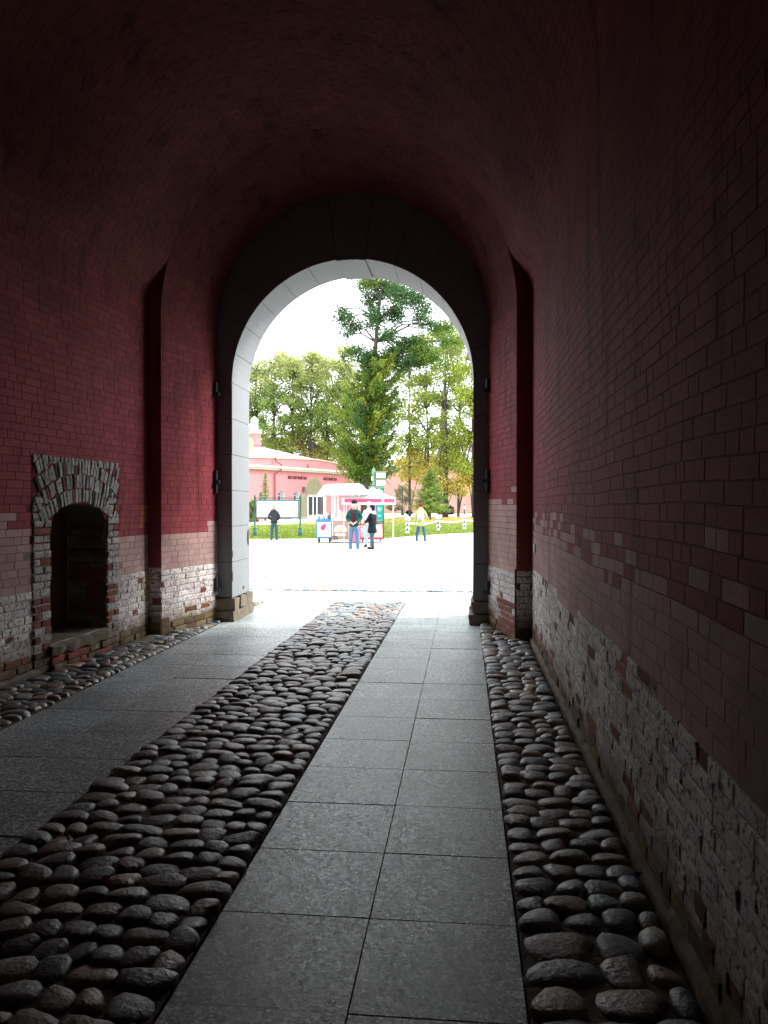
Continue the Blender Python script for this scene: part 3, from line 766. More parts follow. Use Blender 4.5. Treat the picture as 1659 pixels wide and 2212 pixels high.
b = MB(); b.box(-9, LEN+.1, -.06, .0, 0, .45, col=(.4,.2,.19)); b.build('plinth', M['wall'], bld)
b = MB(); b.box(-9, LEN+.35, -.38, .05, CZ - .30, CZ - .07, col=(.42,.40,.26)); b.box(-9, LEN+.45, -.5, .05, CZ - .07, CZ + .14, col=(.62,.62,.55)); b.build('cornice', M['col'], bld)
pk = fu(684)[0]; pl_, pm, prr = fz(539, 989.5), fz(684, 993.5), fz(754, 1006.5)
b = MB(); b.prism([(-9, CZ+.1), (LEN, CZ+.1), (LEN, prr), (pk, pm), (-9, pl_ - .2)], .02, .45, col=PINK); b.build('parapet', M['wall'], bld)
b = MB(); b.prism([(-9.2, pl_ - .2), (pk, pm), (LEN+.2, prr), (LEN+.2, prr+.10), (pk, pm+.12), (-9.2, pl_ - .08)], -.1, .6, col=(.48,.52,.36)); b.build('parapet_coping', M['col'], bld)
def loc(px, D, py):
    p = at(px, D, py=py); d = p - FA; return d.x*FU.x + d.y*FU.y, -(d.x*FN.x + d.y*FN.y), p.z
b = MB(); r0_, r1_ = loc(545, 97, 961), loc(650, 104, 985)
rp = [(-9, .5, pl_), (pk, .5, pm + .06), (LEN, .5, prr + .06), (-9, r0_[1], r0_[2] + .5), (r0_[0], r0_[1], r0_[2]), (r1_[0], r1_[1], r1_[2]), (-9, 13, pl_), (LEN, 13, prr)]
b.add(rp, [(0, 1, 4, 3), (1, 2, 5), (1, 5, 4), (3, 4, 5, 7, 6), (2, 7, 5)])
b.build('roof', M['roof'], bld)
cxl, cyl, _z = loc(550, 96, 960); S_ = 96/F; hw = 9.5*S_
zc = lambda y: EYE - (y - HY)*96/F
b = MB(); b.box(cxl-hw, cxl+hw, cyl-hw, cyl+hw, 6, zc(937), col=PINK); b.box(cxl-hw*1.15, cxl+hw*1.15, cyl-hw*1.15, cyl+hw*1.15, zc(962), zc(955), col=PINK); chm = b.build('chimney', M['wall'], bld)
b = MB(); b.box(cxl-hw*1.2, cxl+hw*1.2, cyl-hw*1.2, cyl+hw*1.2, zc(937), zc(928), col=(.5,.58,.42)); b.box(cxl-hw*.6, cxl+hw*.6, cyl-hw*.6, cyl+hw*.6, zc(928), zc(909), col=(.5,.6,.46)); b.build('chimney_cap', M['col'], chm)
b = MB(); b.lathe([(hw*1.0, 0), (hw*.6, .28), (.05, .5)], (cxl, cyl, zc(909)), 8, col=(.5,.62,.5)); b.build('chimney_cowl', M['col'], chm)
dx_, dy_, dz = loc(540, 92, 966); b = MB(); b.prism([(dx_-.7, dz-1), (dx_+.7, dz-1), (dx_+.7, dz+.5)] + [(dx_+.7*math.cos(t), dz+.5+.6*math.sin(t)) for t in lin(0, PI, 8)[1:]], dy_, dy_+2, col=(.3,.34,.18)); b.build('dormer', M['col'], bld)
for u, w, zt in wins:
    f = MB(); y0 = .62
    f.add([(u-w, y0, .9)] + [(u+w, y0, .9)] + [(u + w*math.cos(t), y0, zt-w + w*math.sin(t)) for t in lin(0, PI, 12)], [tuple(range(15))], col=(.7,.72,.74)); fr = f.build('window', M['col'], bld)
    p = MB(); p.add([(u-w+.12, y0-.02, 1.02), (u+w-.12, y0-.02, 1.02)] + [(u + (w-.12)*math.cos(t), y0-.02, zt-w + (w-.12)*math.sin(t)) for t in lin(0, PI, 12)], [tuple(range(15))]); p.build('pane', M['glass'], fr)
    q = MB(); q.box(u-.03, u+.03, y0-.06, y0-.03, .95, zt-.1, col=(.7,.7,.7)); q.box(u-w+.05, u+w-.05, y0-.06, y0-.03, zt-w-.03, zt-w+.03, col=(.7,.7,.7)); q.build('glazing_bar', M['col'], fr)
# door: olive tympanum, lintel, white frame with dark panes, open shutters
def door_poly(w, zs_, zt_, y): return [(door_u + w*math.cos(t), zs_ + (zt_-zs_)*math.sin(t)) for t in lin(0, PI, 16)]
b = MB(); b.prism(door_poly(DW + .14, DZS, DZT + .14, 0), -.02, .03, col=(.25,.24,.14)); b.prism(door_poly(DW - .05, DZS, DZT - .06, 0), -.05, -.02, col=OLIVE)
b.box(door_u-.04, door_u+.04, -.09, -.05, DZS, DZT-.08, col=(.3,.29,.18)); b.box(door_u-DW-.2, door_u+DW+.2, -.12, .0, DZS-.14, DZS+.02, col=(.3,.3,.19)); b.build('door_tympanum', M['col'], bld)
dl, dr_ = fu(663)[0], fu(700)[0]; dtop = DZS - .16
b = MB(); W8 = (.8,.8,.8)
for x in (dl, dl + (dr_-dl)*.3, dl + (dr_-dl)*.52, dr_ - .25): b.box(x, x + (.16 if x < dr_ - .3 else .55), -.1, .0, .05, dtop, col=W8)
b.box(dl, dr_ + .3, -.1, 0, dtop-.12, dtop, col=W8); b.box(dl, dr_ + .3, -.1, 0, .05, .3, col=W8); dfr = b.build('door_frame', M['col'], bld)
b = MB(); b.box(dl+.1, dr_ - .1, -.04, -.02, .2, dtop-.05); b.build('pane', M['glass'], dfr)
b = MB(); b.tube([(dr_-.28, -.18, 1.1), (dr_-.28, -.2, 1.6), (dr_-.28, -.18, 1.9)], .025, 6, col=W8); b.build('handle', M['col'], dfr)
sh0, sh1 = fu(649)[0], fu(661)[0]; b = MB(); b.box(sh0, sh1, -.12, -.02, .1, DZS, col=(.26,.24,.15)); b.box(sh0+.1, sh1-.1, -.14, -.12, .3, DZS-.25, col=(.23,.21,.13)); b.build('door_leaf', M['col'], bld)
b = MB(); b.box(sh0-.5, dr_+1.5, -1.4, -.07, 0, .14, col=(.45,.43,.42)); b.build('door_step', M['col'], bld)
b = MB(); lu = fu(657.5)[0] - .25; b.box(lu-.15, lu+.15, -.35, -.05, fz(657, 1063), fz(657, 1052), col=(.12,.13,.12)); b.build('wall_lantern', M['col'], bld)
# drainpipe
b = MB(); x1_, x2_ = fu(591)[0], fu(599)[0]; zt = fz(595, 990)
b.tube([(x1_, -.25, zt+.1), (x1_+.1, -.25, zt-.35), (x2_-.05, -.62, CZ+.35), (x2_-.05, -.62, CZ-.2), (x1_+.05, -.16, CZ-.75), (x1_+.05, -.16, .6)], .075, 8, col=DPINK); b.build('drainpipe', M['col'], bld)
b = MB()
for px in (733, 748, 665): u = fu(px)[0]; b.box(u-.07, u+.07, -.06, .02, CZ+.2, CZ+.6, col=DPINK)
b.build('vent', M['col'], bld)
def text_mesh(txt, size, extr=.02):
    cu_ = bpy.data.curves.new('t', 'FONT'); cu_.body = txt; cu_.size = size; cu_.extrude = extr; cu_.offset = size*.012; cu_.resolution_u = 2
    o = bpy.data.objects.new('t', cu_); scene.collection.objects.link(o)
    me_ = bpy.data.meshes.new_from_object(o.evaluated_get(bpy.context.evaluated_depsgraph_get()))
    bpy.data.objects.remove(o); return me_
def put_text(txt, x0, x1, zlo, zhi, y, m, parent, name='lettering'):
    me_ = text_mesh(txt, 1); co = np.empty(len(me_.vertices)*3); me_.vertices.foreach_get('co', co); co = co.reshape(-1, 3)
    lo, hi = co.min(0), co.max(0)
    v = np.c_[x0 + (co[:, 0]-lo[0])/(hi[0]-lo[0])*(x1-x0), y - co[:, 2], zlo + (co[:, 1]-lo[1])/(hi[1]-lo[1])*(zhi-zlo)]
    me_.vertices.foreach_set('co', v.ravel()); me_.materials.clear(); me_.materials.append(m); me_.update(); me_.name = name
    return link(bpy.data.objects.new(name, me_), parent)
maroon = mat('maroon_letter', (.09, .012, .02), .6, 0, 1, 0)
put_text('ВЫСТАВОЧНЫЙ ЗАЛ', fu(622)[0], fu(662)[0], fz(640, 1035.5), fz(640, 1026.5), -.03, maroon, bld)
put_text('КАССОВЫЙ ЗАЛ', fu(698.5)[0], fu(727)[0], fz(712, 1038), fz(712, 1030), -.03, maroon, bld)
# the long fortress wall behind the trees
p0, p1 = at(700, 172), at(1250, 186); w_ = (p1-p0).normalized(); nrm = Vector((w_.y, -w_.x, 0)); HWZ = 9.6
fw = empty('fortress_wall', p0, math.atan2(w_.y, w_.x), 'long plain pink fortress wall far behind the trees', 'wall')
LW = (p1-p0).length
b = MB(); b.add([(0,-.6,-.1),(LW,-.6,-.1),(LW,0,HWZ),(0,0,HWZ),(0,3,-.1),(LW,3,-.1),(LW,3,HWZ),(0,3,HWZ)], [(0,1,2,3),(4,7,6,5),(3,2,6,7),(0,3,7,4),(1,5,6,2)], col=(.50,.25,.23)); b.build('wall_face', M['wall'], fw)
b = MB(); b.box(0, LW, -.25, 3.2, HWZ+.003, HWZ+.35, col=(.42,.45,.36)); b.build('coping', M['col'], fw)

# ------------------------------------------------------------------ trees
def leaves(name, C0, size, cols, parent, m=None, asp=2.2, droop=0, seed=0):
    """C0 (n,3) leaf centres, one small pointed face each"""
    n = len(C0); rs = np.random.RandomState(seed)
    d = rs.normal(size=(n, 3)); d[:, 2] = d[:, 2]*.6 - droop; d /= np.linalg.norm(d, axis=1)[:, None]
    e = rs.normal(size=(n, 3)); s = np.cross(d, e); s /= np.linalg.norm(s, axis=1)[:, None]
    sz = (size*rs.uniform(.6, 1.3, n))[:, None]
    V = np.stack([C0 - d*sz*.5, C0 + s*sz/asp*.5, C0 + d*sz*.5, C0 - s*sz/asp*.5], 1).reshape(-1, 3)
    o = bpy.data.objects.new(name, np_mesh(name, V, 4, cols, m or M['leaf'])); link(o, parent); return o
def lobes_tree(name, base, D, trunk, limbs, lobes, dens, leaf, asp, droop, label, cat, seed, group=None, clump=60, csig=.16, vs_z=1.2):
    """trunk: list of (px, py, radius); lobes: (px, py, rx, ry, dy, colour) ellipsoids of foliage around the trunk, each hung on its own limb"""
    root = empty(name, at(base, D), 0, label, cat, group); o = root.location.copy(); rs = np.random.RandomState(seed)
    tp = [at(x, D, py=y) - o for x, y, r in trunk]; tp[0].z = -.1
    b = MB(); b.tube(tp, [r for x, y, r in trunk], 10)
    tr = b.build('trunk', M['bark'], root, True)
    P, C = [], []; lb = MB()
    sc = D/F
    for (px, py, rx, ry, dy, col) in lobes:
        c = at(px, D + dy, py=py) - o
        ts = min(tp, key=lambda q: (q.z - (c.z - .3*abs(c.x - q.x)))**2 + .05*abs(q.x-c.x))
        mid = (ts + c)/2 + Vector((0, 0, .15*(c-ts).length))
        if (c - ts).length > .8: lb.tube([ts, mid, c], [.11, .07, .03], 5)
        k = max(2, int(rx*ry*dens/clump))
        q = rs.normal(size=(k, 3)); q /= np.linalg.norm(q, axis=1)[:, None]; q *= rs.uniform(.15, 1, (k, 1))**.6
        cc = np.array(c) + q*np.array([rx*sc, max(rx, ry)*sc*.8, ry*sc])
        for ci in cc:
            k2 = int(clump*rs.uniform(.6, 1.4)); e = rs.normal(size=(k2, 3))*csig*np.array([1.9, 1.9, vs_z])
            P.append(ci + e); kk = rs.uniform(.62, 1.3)
            C.append(np.array(col)*kk*rs.uniform(.75, 1.25, (k2, 1)))
            if rs.rand() < .35: lb.tube([c, Vector(ci)], [.03, .012], 4)
    if lb.v: lb.build('limbs', M['bark'], tr, True)
    leaves('crown', np.concatenate(P), leaf, np.concatenate(C), root, None, asp, droop, seed)
    return root
DG, MG, YG, LG, GO, BR = (.065, .135, .042), (.13, .21, .035), (.25, .31, .05), (.30, .36, .10), (.46, .39, .09), (.38, .27, .07)
def sprays(root, trunk_px, D, levels, seed):
    o = root.location.copy(); rs = np.random.RandomState(seed); P, C = [], []; lb = MB()
    ty = [q[1] for q in trunk_px]
    for k, (py, lw, rw) in enumerate(levels):
        for j in range(13):
            yy = py + rs.uniform(-9, 9); i = next((i for i in range(len(ty)-1) if ty[i] >= yy >= ty[i+1]), 0)
            f = (ty[i] - yy)/(ty[i] - ty[i+1]); tx = trunk_px[i][0] + (trunk_px[i+1][0] - trunk_px[i][0])*f
            a0 = at(tx, D, py=yy) - o; ang = rs.uniform(0, 2*PI); ca = math.cos(ang); w = (rw if ca > 0 else lw)*D/F*(.55 + .45*abs(ca))*rs.uniform(.55, 1.08)
            dx, dy = math.cos(ang)*w, math.sin(ang)*w; dr = rs.uniform(.05, .3)*w; up = rs.uniform(.1, .35)*w
            cv = lambda t: Vector((a0.x + dx*t, a0.y + dy*t, a0.z - dr*math.sin(PI*min(1, t*1.1))*1.2 + up*t*t*.6))
            lb.tube([cv(t) for t in (0, .33, .66, 1)], [.05, .035, .022, .008], 4)
            m_ = int(130 + 85*w); t = rs.uniform(.12, 1.04, m_)
            side = rs.normal(size=m_)*.22*(1.2 - .7*t)*min(1.6, .6 + w*.3); px_, py_ = -dy/w, dx/w
            base = np.array([list(cv(q)) for q in t]); hang = -rs.exponential(.17, m_)*(1.3 - .5*t)*1.7
            P.append(base + np.c_[px_*side, py_*side, hang + .05]); kk = rs.uniform(.6, 1.25)
            cc = np.array([MG, YG, DG, (.19, .26, .04)][rs.choice(4, p=[.35, .3, .1, .25])])
            C.append(cc*kk*rs.uniform(.7, 1.3, (m_, 1)))
    lb.build('branches', M['bark'], root); leaves('needle_sprays', np.concatenate(P), .30, np.concatenate(C), root, None, 3.4, .9, seed)
def leafy(name, px, D, top, bot, rx, ny, cols, dens, label, seed, leaf=.30, gap=1.0, lean=0, group='broadleaf trees in the fortress grounds', trunk_r=.28):
    rs = random.Random(seed); lob = []
    for k in range(ny):
        t = rs.random(); y = bot + (top - bot)*t
        prof = math.sin(PI*min(1, .12 + .88*t))**.45 if t < .9 else .65
        x = px + lean*t + rs.uniform(-1, 1)*rx*prof
        r_ = rs.uniform(8, 14)*gap
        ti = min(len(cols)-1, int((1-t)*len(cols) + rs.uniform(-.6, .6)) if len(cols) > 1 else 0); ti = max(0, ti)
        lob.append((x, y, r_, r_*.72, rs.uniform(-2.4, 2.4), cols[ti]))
    tr = [(px, 1122 if D < 100 else 1112, trunk_r), (px + lean*.3, (bot*2 + top)/3 + 0, trunk_r*.75), (px + lean*.6, (bot + top)/2, trunk_r*.5), (px + lean, top + 25, .06)]
    return lobes_tree(name, px, D, tr, None, lob, dens, leaf, 1.5, .1, label, 'tree', seed, group, clump=44, csig=.30)
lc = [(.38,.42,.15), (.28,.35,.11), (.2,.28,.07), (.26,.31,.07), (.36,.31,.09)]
big_lobes = [(795,612,32,18,0,MG),(835,622,38,26,1,DG),(800,650,20,20,1,DG),(868,640,30,26,-1,DG),(903,650,22,18,0,DG),(920,672,14,14,1,DG),
 (742,690,22,17,0,DG),(768,706,22,14,1,DG),(735,668,10,10,0,DG),(752,722,14,9,0,DG),(812,690,18,34,0,DG),(850,680,28,22,1,DG),(842,725,20,16,-1,DG),
 (905,690,16,16,0,DG),(925,700,18,12,0,DG),(948,715,18,14,1,MG),(972,708,16,14,1,MG),(960,735,18,12,0,MG),(985,738,14,10,0,MG),
 (870,748,22,16,0,DG),(892,736,24,12,0,DG),(912,758,34,20,0,MG),(935,775,28,18,-1,MG),(880,786,40,20,0,DG),(845,770,24,22,1,DG),(770,762,26,12,0,DG),(800,775,24,20,0,DG),
 (812,800,20,16,0,DG),(905,770,26,16,1,YG)]
SPT = [(788,1124,.42),(790,1000,.36),(797,940,.33),(803,880,.30),(808,800,.25),(812,740,.2),(816,690,.16),(822,640,.12),(826,590,.09),(828,520,.05)]
spruce = lobes_tree('spruce_tree', 788, 75, [(788,1124,.42),(790,1000,.36),(797,940,.33),(803,880,.30),(808,800,.25),(812,740,.2),(816,690,.16),(822,640,.12),(826,590,.09),(828,520,.05)], None, big_lobes + [(815,560,30,26,0,DG),(850,540,26,30,0,DG),(800,520,26,26,0,DG)],
    3.1, .26, 2.8, .6, 'tall irregular dark green conifer rising behind the food carts', 'tree', 3, clump=24, csig=.20, vs_z=1.5)
sprays(spruce, SPT, 75, [(775,30,60),(792,36,72),(808,45,80),(824,55,85),(840,65,72),(856,75,62),(872,85,75),(888,92,70),(904,98,62),(920,100,70),(952,98,76),(968,92,62),(984,86,72),(1000,76,76),(1016,62,70)], 9)
names_ = [('green linden just right of the left gate jamb, above the chimney', 552, 770, 118), ('linden with a rounded top, second from the left jamb', 592, 756, 114), ('dense linden standing above the middle of the pink building', 632, 762, 120), ('linden with yellowing top between the building ridge and the conifer', 672, 758, 115), ('linden close left of the tall conifer', 706, 766, 121), ('linden half hidden behind the tall conifer', 742, 748, 116)]
for i, (lab, px, top, D) in enumerate(names_):
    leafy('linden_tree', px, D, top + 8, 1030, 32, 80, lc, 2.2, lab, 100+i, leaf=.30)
names2 = [('thin yellow-green tree right of the tall conifer', 885, 760, 112, 20), ('sparse tree with bare dark branches behind the lamp post', 925, 716, 108, 22), ('sparse golden tree in the middle of the right group', 962, 700, 104, 24), ('tall thinning tree behind the small fir', 990, 706, 110, 20), ('yellowing tree cut off by the right gate jamb', 1022, 700, 100, 24), ('tree beyond the right jamb, mostly hidden', 1060, 690, 106, 24)]
rc = [LG, YG, LG, YG, YG, GO]
for i, (lab, px, top, D, n_) in enumerate(names2):
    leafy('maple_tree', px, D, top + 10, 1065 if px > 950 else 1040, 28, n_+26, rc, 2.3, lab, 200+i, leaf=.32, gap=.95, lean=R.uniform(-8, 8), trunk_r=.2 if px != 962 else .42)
def fir(name, px, D, top, halfw, base_y, cols, label, seed, dens=1.0, cat='tree'):
    root = empty(name, at(px, D), 0, label, cat); rs = np.random.RandomState(seed); H = EYE - (top - HY)*D/F; W = halfw*D/F; z0 = EYE - (base_y - HY)*D/F
    b = MB(); b.tube([(0,0,-.05),(0,0,H*.5),(0,0,H*.97)], [.09,.06,.015], 8); b.build('trunk', M['bark'], root, True)
    P, C = [], []; lb = MB()
    nb = int(95*dens)
    for k in range(nb):
        t = (k + .5)/nb; z = z0 + (H-z0)*t; a = k*2.399; ln = W*(1-t)**.75*(rs.uniform(.45, 1.2) if k % 3 else 1.05) + .05
        tip = Vector((math.cos(a)*ln, math.sin(a)*ln, z + ln*.12)); lb.tube([(0,0,z), tip], [.022,.006], 4)
        m_ = int((16 + 60*ln)*min(1, dens + .1)); s_ = rs.uniform(.15, 1.03, m_)[:, None]
        P.append(np.array([0,0,z]) + np.array([math.cos(a)*ln, math.sin(a)*ln, ln*.12])*s_ + rs.normal(size=(m_, 3))*np.array([.11,.11,.06])*(.6 + .5*ln))
        C.append(np.array(cols[rs.randint(len(cols))])*rs.uniform(.65, 1.3)*rs.uniform(.8, 1.2, (m_, 1)))
    lb.build('branches', M['bark'], root); leaves('crown', np.concatenate(P), .2, np.concatenate(C), root, None, 3.2, .25, seed); return root
fir('fir_tree', 929.6, 90, 1016, 46, 1108, [(.16,.26,.05),(.22,.31,.07),(.12,.2,.04)], 'small bushy fir standing on the lawn behind the woman in the light coat', 5, 1.5)
fir('young_larch', 573, 80, 1020, 16, 1090, [(.26,.33,.12),(.2,.28,.1)], 'thin young larch in front of the pink facade, above the map board', 6, .5)
def shrub(name, px, D, py_c, rx, ry, cols, label, seed, cat='shrub', group=None):
    root = empty(name, at(px, D), 0, label, cat, group); o = root.location.copy(); rs = np.random.RandomState(seed); sc = D/F
    c = np.array(at(px, D, py=py_c) - o); n = int(rx*ry*5*max(1, D/70)); q = rs.normal(size=(n, 3)); q /= np.linalg.norm(q, axis=1)[:, None]; q *= rs.uniform(.2, 1, (n, 1))**.5
    b = MB()
    for k in range(5): a = k*1.26; b.tube([(0,0,-.02), (math.cos(a)*rx*sc*.5, math.sin(a)*rx*sc*.5, float(c[2]))], [.03,.01], 5)
    b.build('stems', M['bark'], root)
    P = c + q*np.array([rx*sc, rx*sc, ry*sc])*(1 + (.2 if ry > 15 else 0)*np.sin(q[:, :1]*9 + q[:, 2:]*7)); P[:, 2] = np.maximum(P[:, 2], .03)
    ci = np.array(cols)[rs.randint(len(cols), size=n)]*rs.uniform(.7, 1.25, (n, 1)); leaves('foliage', P, .2, ci, root, None, 1.6, 0, seed); return root
shrub('garden_shrub', 541, 72, 1102, 13, 22, [(.16,.25,.06),(.22,.28,.06)], 'green shrub close beside the left jamb, behind the map board', 31)
shrub('garden_shrub', 546, 76, 1125, 14, 8, [(.3,.14,.1),(.25,.1,.07)], 'low reddish shrub under the green one by the left jamb', 32)
shrub('hedge_shrub', 873, 128, 1068, 22, 22, [(.22,.27,.11),(.38,.3,.18),(.26,.28,.11)], 'olive and brownish shrub behind the tent, left of the lamp post', 33)
shrub('hedge_shrub', 852, 125, 1096, 20, 8, [(.18,.22,.09),(.24,.22,.12)], 'low dull green shrub at the foot of the pink wall', 34)
shrub('cypress_shrub', 884, 134, 1107, 8, 6, [(.015,.018,.018),(.03,.035,.03)], 'dark rounded shrub left of the small fir', 35)
shrub('cypress_shrub', 972, 134, 1103, 10, 12, [(.012,.014,.016),(.03,.03,.03)], 'dark pointed shrub right of the thick grey trunk', 36)
gt = lobes_tree('lime_tree', 952, 132, [(952,1111,.55),(951,1070,.5),(950,1000,.42),(955,900,.3),(960,820,.12)], None, [(930,990,26,20,0,GO),(985,1000,28,22,0,GO),(1005,1040,24,18,1,BR),(980,1055,24,12,0,GO),(915,1010,22,14,0,YG),(960,960,26,18,0,YG),(1000,960,22,18,0,GO),(870,1000,24,14,0,GO),(895,985,20,12,0,YG),(1012,1005,16,20,0,GO)],
   2.4, .34, 1.5, .2, 'old tree with thick grey trunk and golden lower leaves', 'tree', 41, clump=40, csig=.3)

# ------------------------------------------------------------------ square furniture
def facing(px, py, dx=0): return at(px, gnd(py))
def thing_at(name, px, py, label, cat, group=None, D=None): return empty(name, at(px, D or gnd(py)), PSI, label, cat, group)
GREEN = (.03, .10, .065)
# map board
D0 = 41.8; s = D0/F; mb = thing_at('map_board', 599.5, 0, 'green framed map board with white panel on two posts', 'sign', D=D0)
Z = lambda py, D_=D0: EYE - (py - HY)*D_/F
X0, X1 = (550.4-599.5)*s, (648.8-599.5)*s
for x in (X0, X1):
    b = MB(); b.lathe([(.11,0),(.13,.05),(.13,.32),(.09,.36),(.12,.4),(.06,.46),(.05,1.0),(.05,Z(1074)),(.075,Z(1074)+.02),(.04,Z(1074)+.06),(.05,Z(1070)),(.005,Z(1068))], (x,0,0), 12, col=GREEN); b.build('post', M['col'], mb, True)
b = MB(); b.box(X0, X1, -.035, .035, Z(1077), Z(1075), col=GREEN); b.box(X0, X1, -.035, .035, Z(1120.5), Z(1118), col=GREEN); b.build('rail', M['col'], mb)
px0, px1 = (553.5-599.5)*s, (645.5-599.5)*s
b = MB(); b.box(px0, px1, -.04, .05, Z(1118), Z(1079.5), col=(.02,.06,.07)); b.build('panel_frame', M['col'], mb)
b = MB(); b.box(px0+.04, px1-.04, -.05, -.04, Z(1117), Z(1082.5), col=(.8,.81,.82)); pn = b.build('map_panel', M['col'], mb)
b = MB(); b.box(px0+.04, px1-.04, -.054, -.045, Z(1082.4), Z(1080.3), col=(.03,.16,.34)); b.build('header_band', M['col'], pn)
b = MB()
rr = random.Random(3)
for k in range(5):
    x, z = rr.uniform(.0, px1-.3), rr.uniform(Z(1108), Z(1090)); pts = [(x, -.053, z)]
    for j in range(5): x += rr.uniform(.03, .12); z += rr.uniform(-.07, .05); pts.append((x, -.053, z))
    b.tube(pts, .006, 4, col=(.5,.12,.15) if k < 3 else (.5,.5,.5))
b.build('map_lines', M['col'], pn)
# bench-like leg seen behind the board, white cabinet
b = MB(); b.box(-.28, .28, 0, .4, .05, .75, col=(.75,.75,.73)); b.box(-.31, .31, -.03, .43, .75, .8, col=(.7,.7,.68)); b.box(-.2, .2, .05, .3, 0, .05, col=(.2,.2,.2))
cb = b.build('cabinet', M['col']); cb.location = at(636, 76); cb.rotation_euler = (0,0,PSI); tag(cb, 'small white cabinet on the far lawn right of the map board', 'cabinet')
# direction sign and banner stand
D0 = 38.0; s = D0/F; sg = thing_at('direction_sign', 807, 0, 'green signpost with two white panels above the carts', 'sign', D=D0)
Z = lambda py: EYE - (py - HY)*38.0/F
X = lambda px: (px - 807)*38.0/F
b = MB(); b.lathe([(.1,0),(.12,.06),(.07,.4),(.055,1.2),(.055,Z(1050)),(.10,Z(1049)),(.06,Z(1045)),(.055,Z(1025)),(.12,Z(1021)),(.06,Z(1018)),(.09,Z(1015)),(.03,Z(1012)),(.005,Z(1009))], (X(807),.06,0), 12, col=(.12,.25,.17)); b.build('post', M['col'], sg, True)
for ya, yb in ((1021.5, 1032.5), (1038, 1049)):
    b = MB(); b.box(X(811), X(834), -.03, .04, Z(yb+1.2), Z(ya-1.5), col=(.04,.10,.08)); b.box(X(809), X(836), -.05, .06, Z(ya-1.5), Z(ya-3.2), col=(.16,.28,.12)); f = b.build('panel_frame', M['col'], sg)
    b = MB(); b.box(X(812.5), X(832.5), -.04, -.03, Z(yb), Z(ya), col=(.82,.82,.82)); b.build('panel', M['col'], f)
b = MB(); b.box(X(802.5), X(806), -.04, .0, Z(1038), Z(1029), col=(.8,.8,.8)); b.build('side_panel', M['col'], sg)
b = MB(); b.box(X(796), X(829.5), -.02, .12, Z(1054), Z(1050.5), col=(.14,.24,.15))
for x in (796, 812.5, 828): b.box(X(x), X(x+1.6), .0, .08, 0, Z(1053), col=(.02,.045,.06))
fr = b.build('banner_frame', M['col'], sg)
b = MB(); b.box(X(797.6), X(812), .02, .05, Z(1135), Z(1054.5), col=(.06,.42,.68)); b.build('blue_banner', M['col'], fr)
b = MB(); b.box(X(814.4), X(828), .02, .05, Z(1138), Z(1054.5), col=(.0,.28,.21)); tb = b.build('teal_banner', M['col'], fr)
b = MB()
b.box(X(815.5), X(821), .012, .02, Z(1059), Z(1056), col=(.6,.8,.75))
b.box(X(814.6), X(827.8), .012, .018, Z(1072), Z(1060), col=(.6,.56,.55)); b.box(X(822), X(827), .008, .012, Z(1070), Z(1062), col=(.62,.4,.3))
for i, (a_, w) in enumerate(((1096, 4), (1098, 8), (1100.5, 9), (1103, 6), (1112, 6), (1114.5, 8))): b.box(X(816), X(816 + w), .012, .018, Z(a_ + 1.0), Z(a_), col=(.55,.78,.72))
b.lathe([(.001,0),(.16,.001),(.16,.01)], (X(820), 0, Z(1124)), 10, col=(.5,.75,.7)); b.build('banner_print', M['col'], tb)

# carts, all on the line y = 1172
D0 = 34.4; s = D0/F
Xc = lambda px, c: (px - c)*s
Zc = lambda py: EYE - (py - HY)*s
def wheels(root, xs, y0=.12, y1=.6, r=.07):
    for x in xs:
        for y in (y0, y1):
            b = MB(); b.tube([(x-.02, y, r), (x+.02, y, r)], r, 12, col=(.02,.02,.02)); w = b.build('caster', M['col'], root)
            b = MB(); b.box(x-.035, x-.025, y-.02, y+.02, r, .17, col=(.06,.06,.06)); b.box(x+.025, x+.035, y-.02, y+.02, r, .17, col=(.06,.06,.06)); b.box(x-.04, x+.04, y-.04, y+.04, .15, .18, col=(.05,.05,.05)); b.build('bracket', M['col'], w)
BL = (.03, .20, .50)
ic = thing_at('ice_cream_cart', 699, 0, 'white chest freezer cart edged in blue on casters, left of the wooden cart', 'cart', D=D0)
a, c = Xc(682.8, 699), Xc(715.2, 699)
b = MB(); b.box(a, c, 0, .7, .2, 1.0, col=BL); b.build('body', M['col'], ic)
b = MB(); b.box(a + .05, c - .01, -.012, 0, .26, .68, col=(.8,.82,.84)); b.box(a + .05, c - .01, -.014, 0, .695, .9, col=(.82,.83,.85)); b.build('front_panel', M['col'], ic)
b = MB(); b.box(a - .01, c + .01, -.03, .72, .945, 1.01, col=(.04,.25,.55)); b.build('lid', M['col'], ic)
b = MB()
cxx = Xc(698, 699)
b.prism([(cxx-.12,.62),(cxx-.05,.56),(cxx+.03,.52),(cxx+.07,.6),(cxx+.13,.72),(cxx+.11,.83),(cxx+.02,.80),(cxx-.05,.77),(cxx-.09,.70)], -.022, -.013, col=(.55,.03,.16))
b.box(cxx-.04, cxx+.05, -.026, -.021, .66, .72, col=(.15,.1,.35)); b.build('emblem', M['col'], ic)
wheels(ic, (a + .1, c - .08))
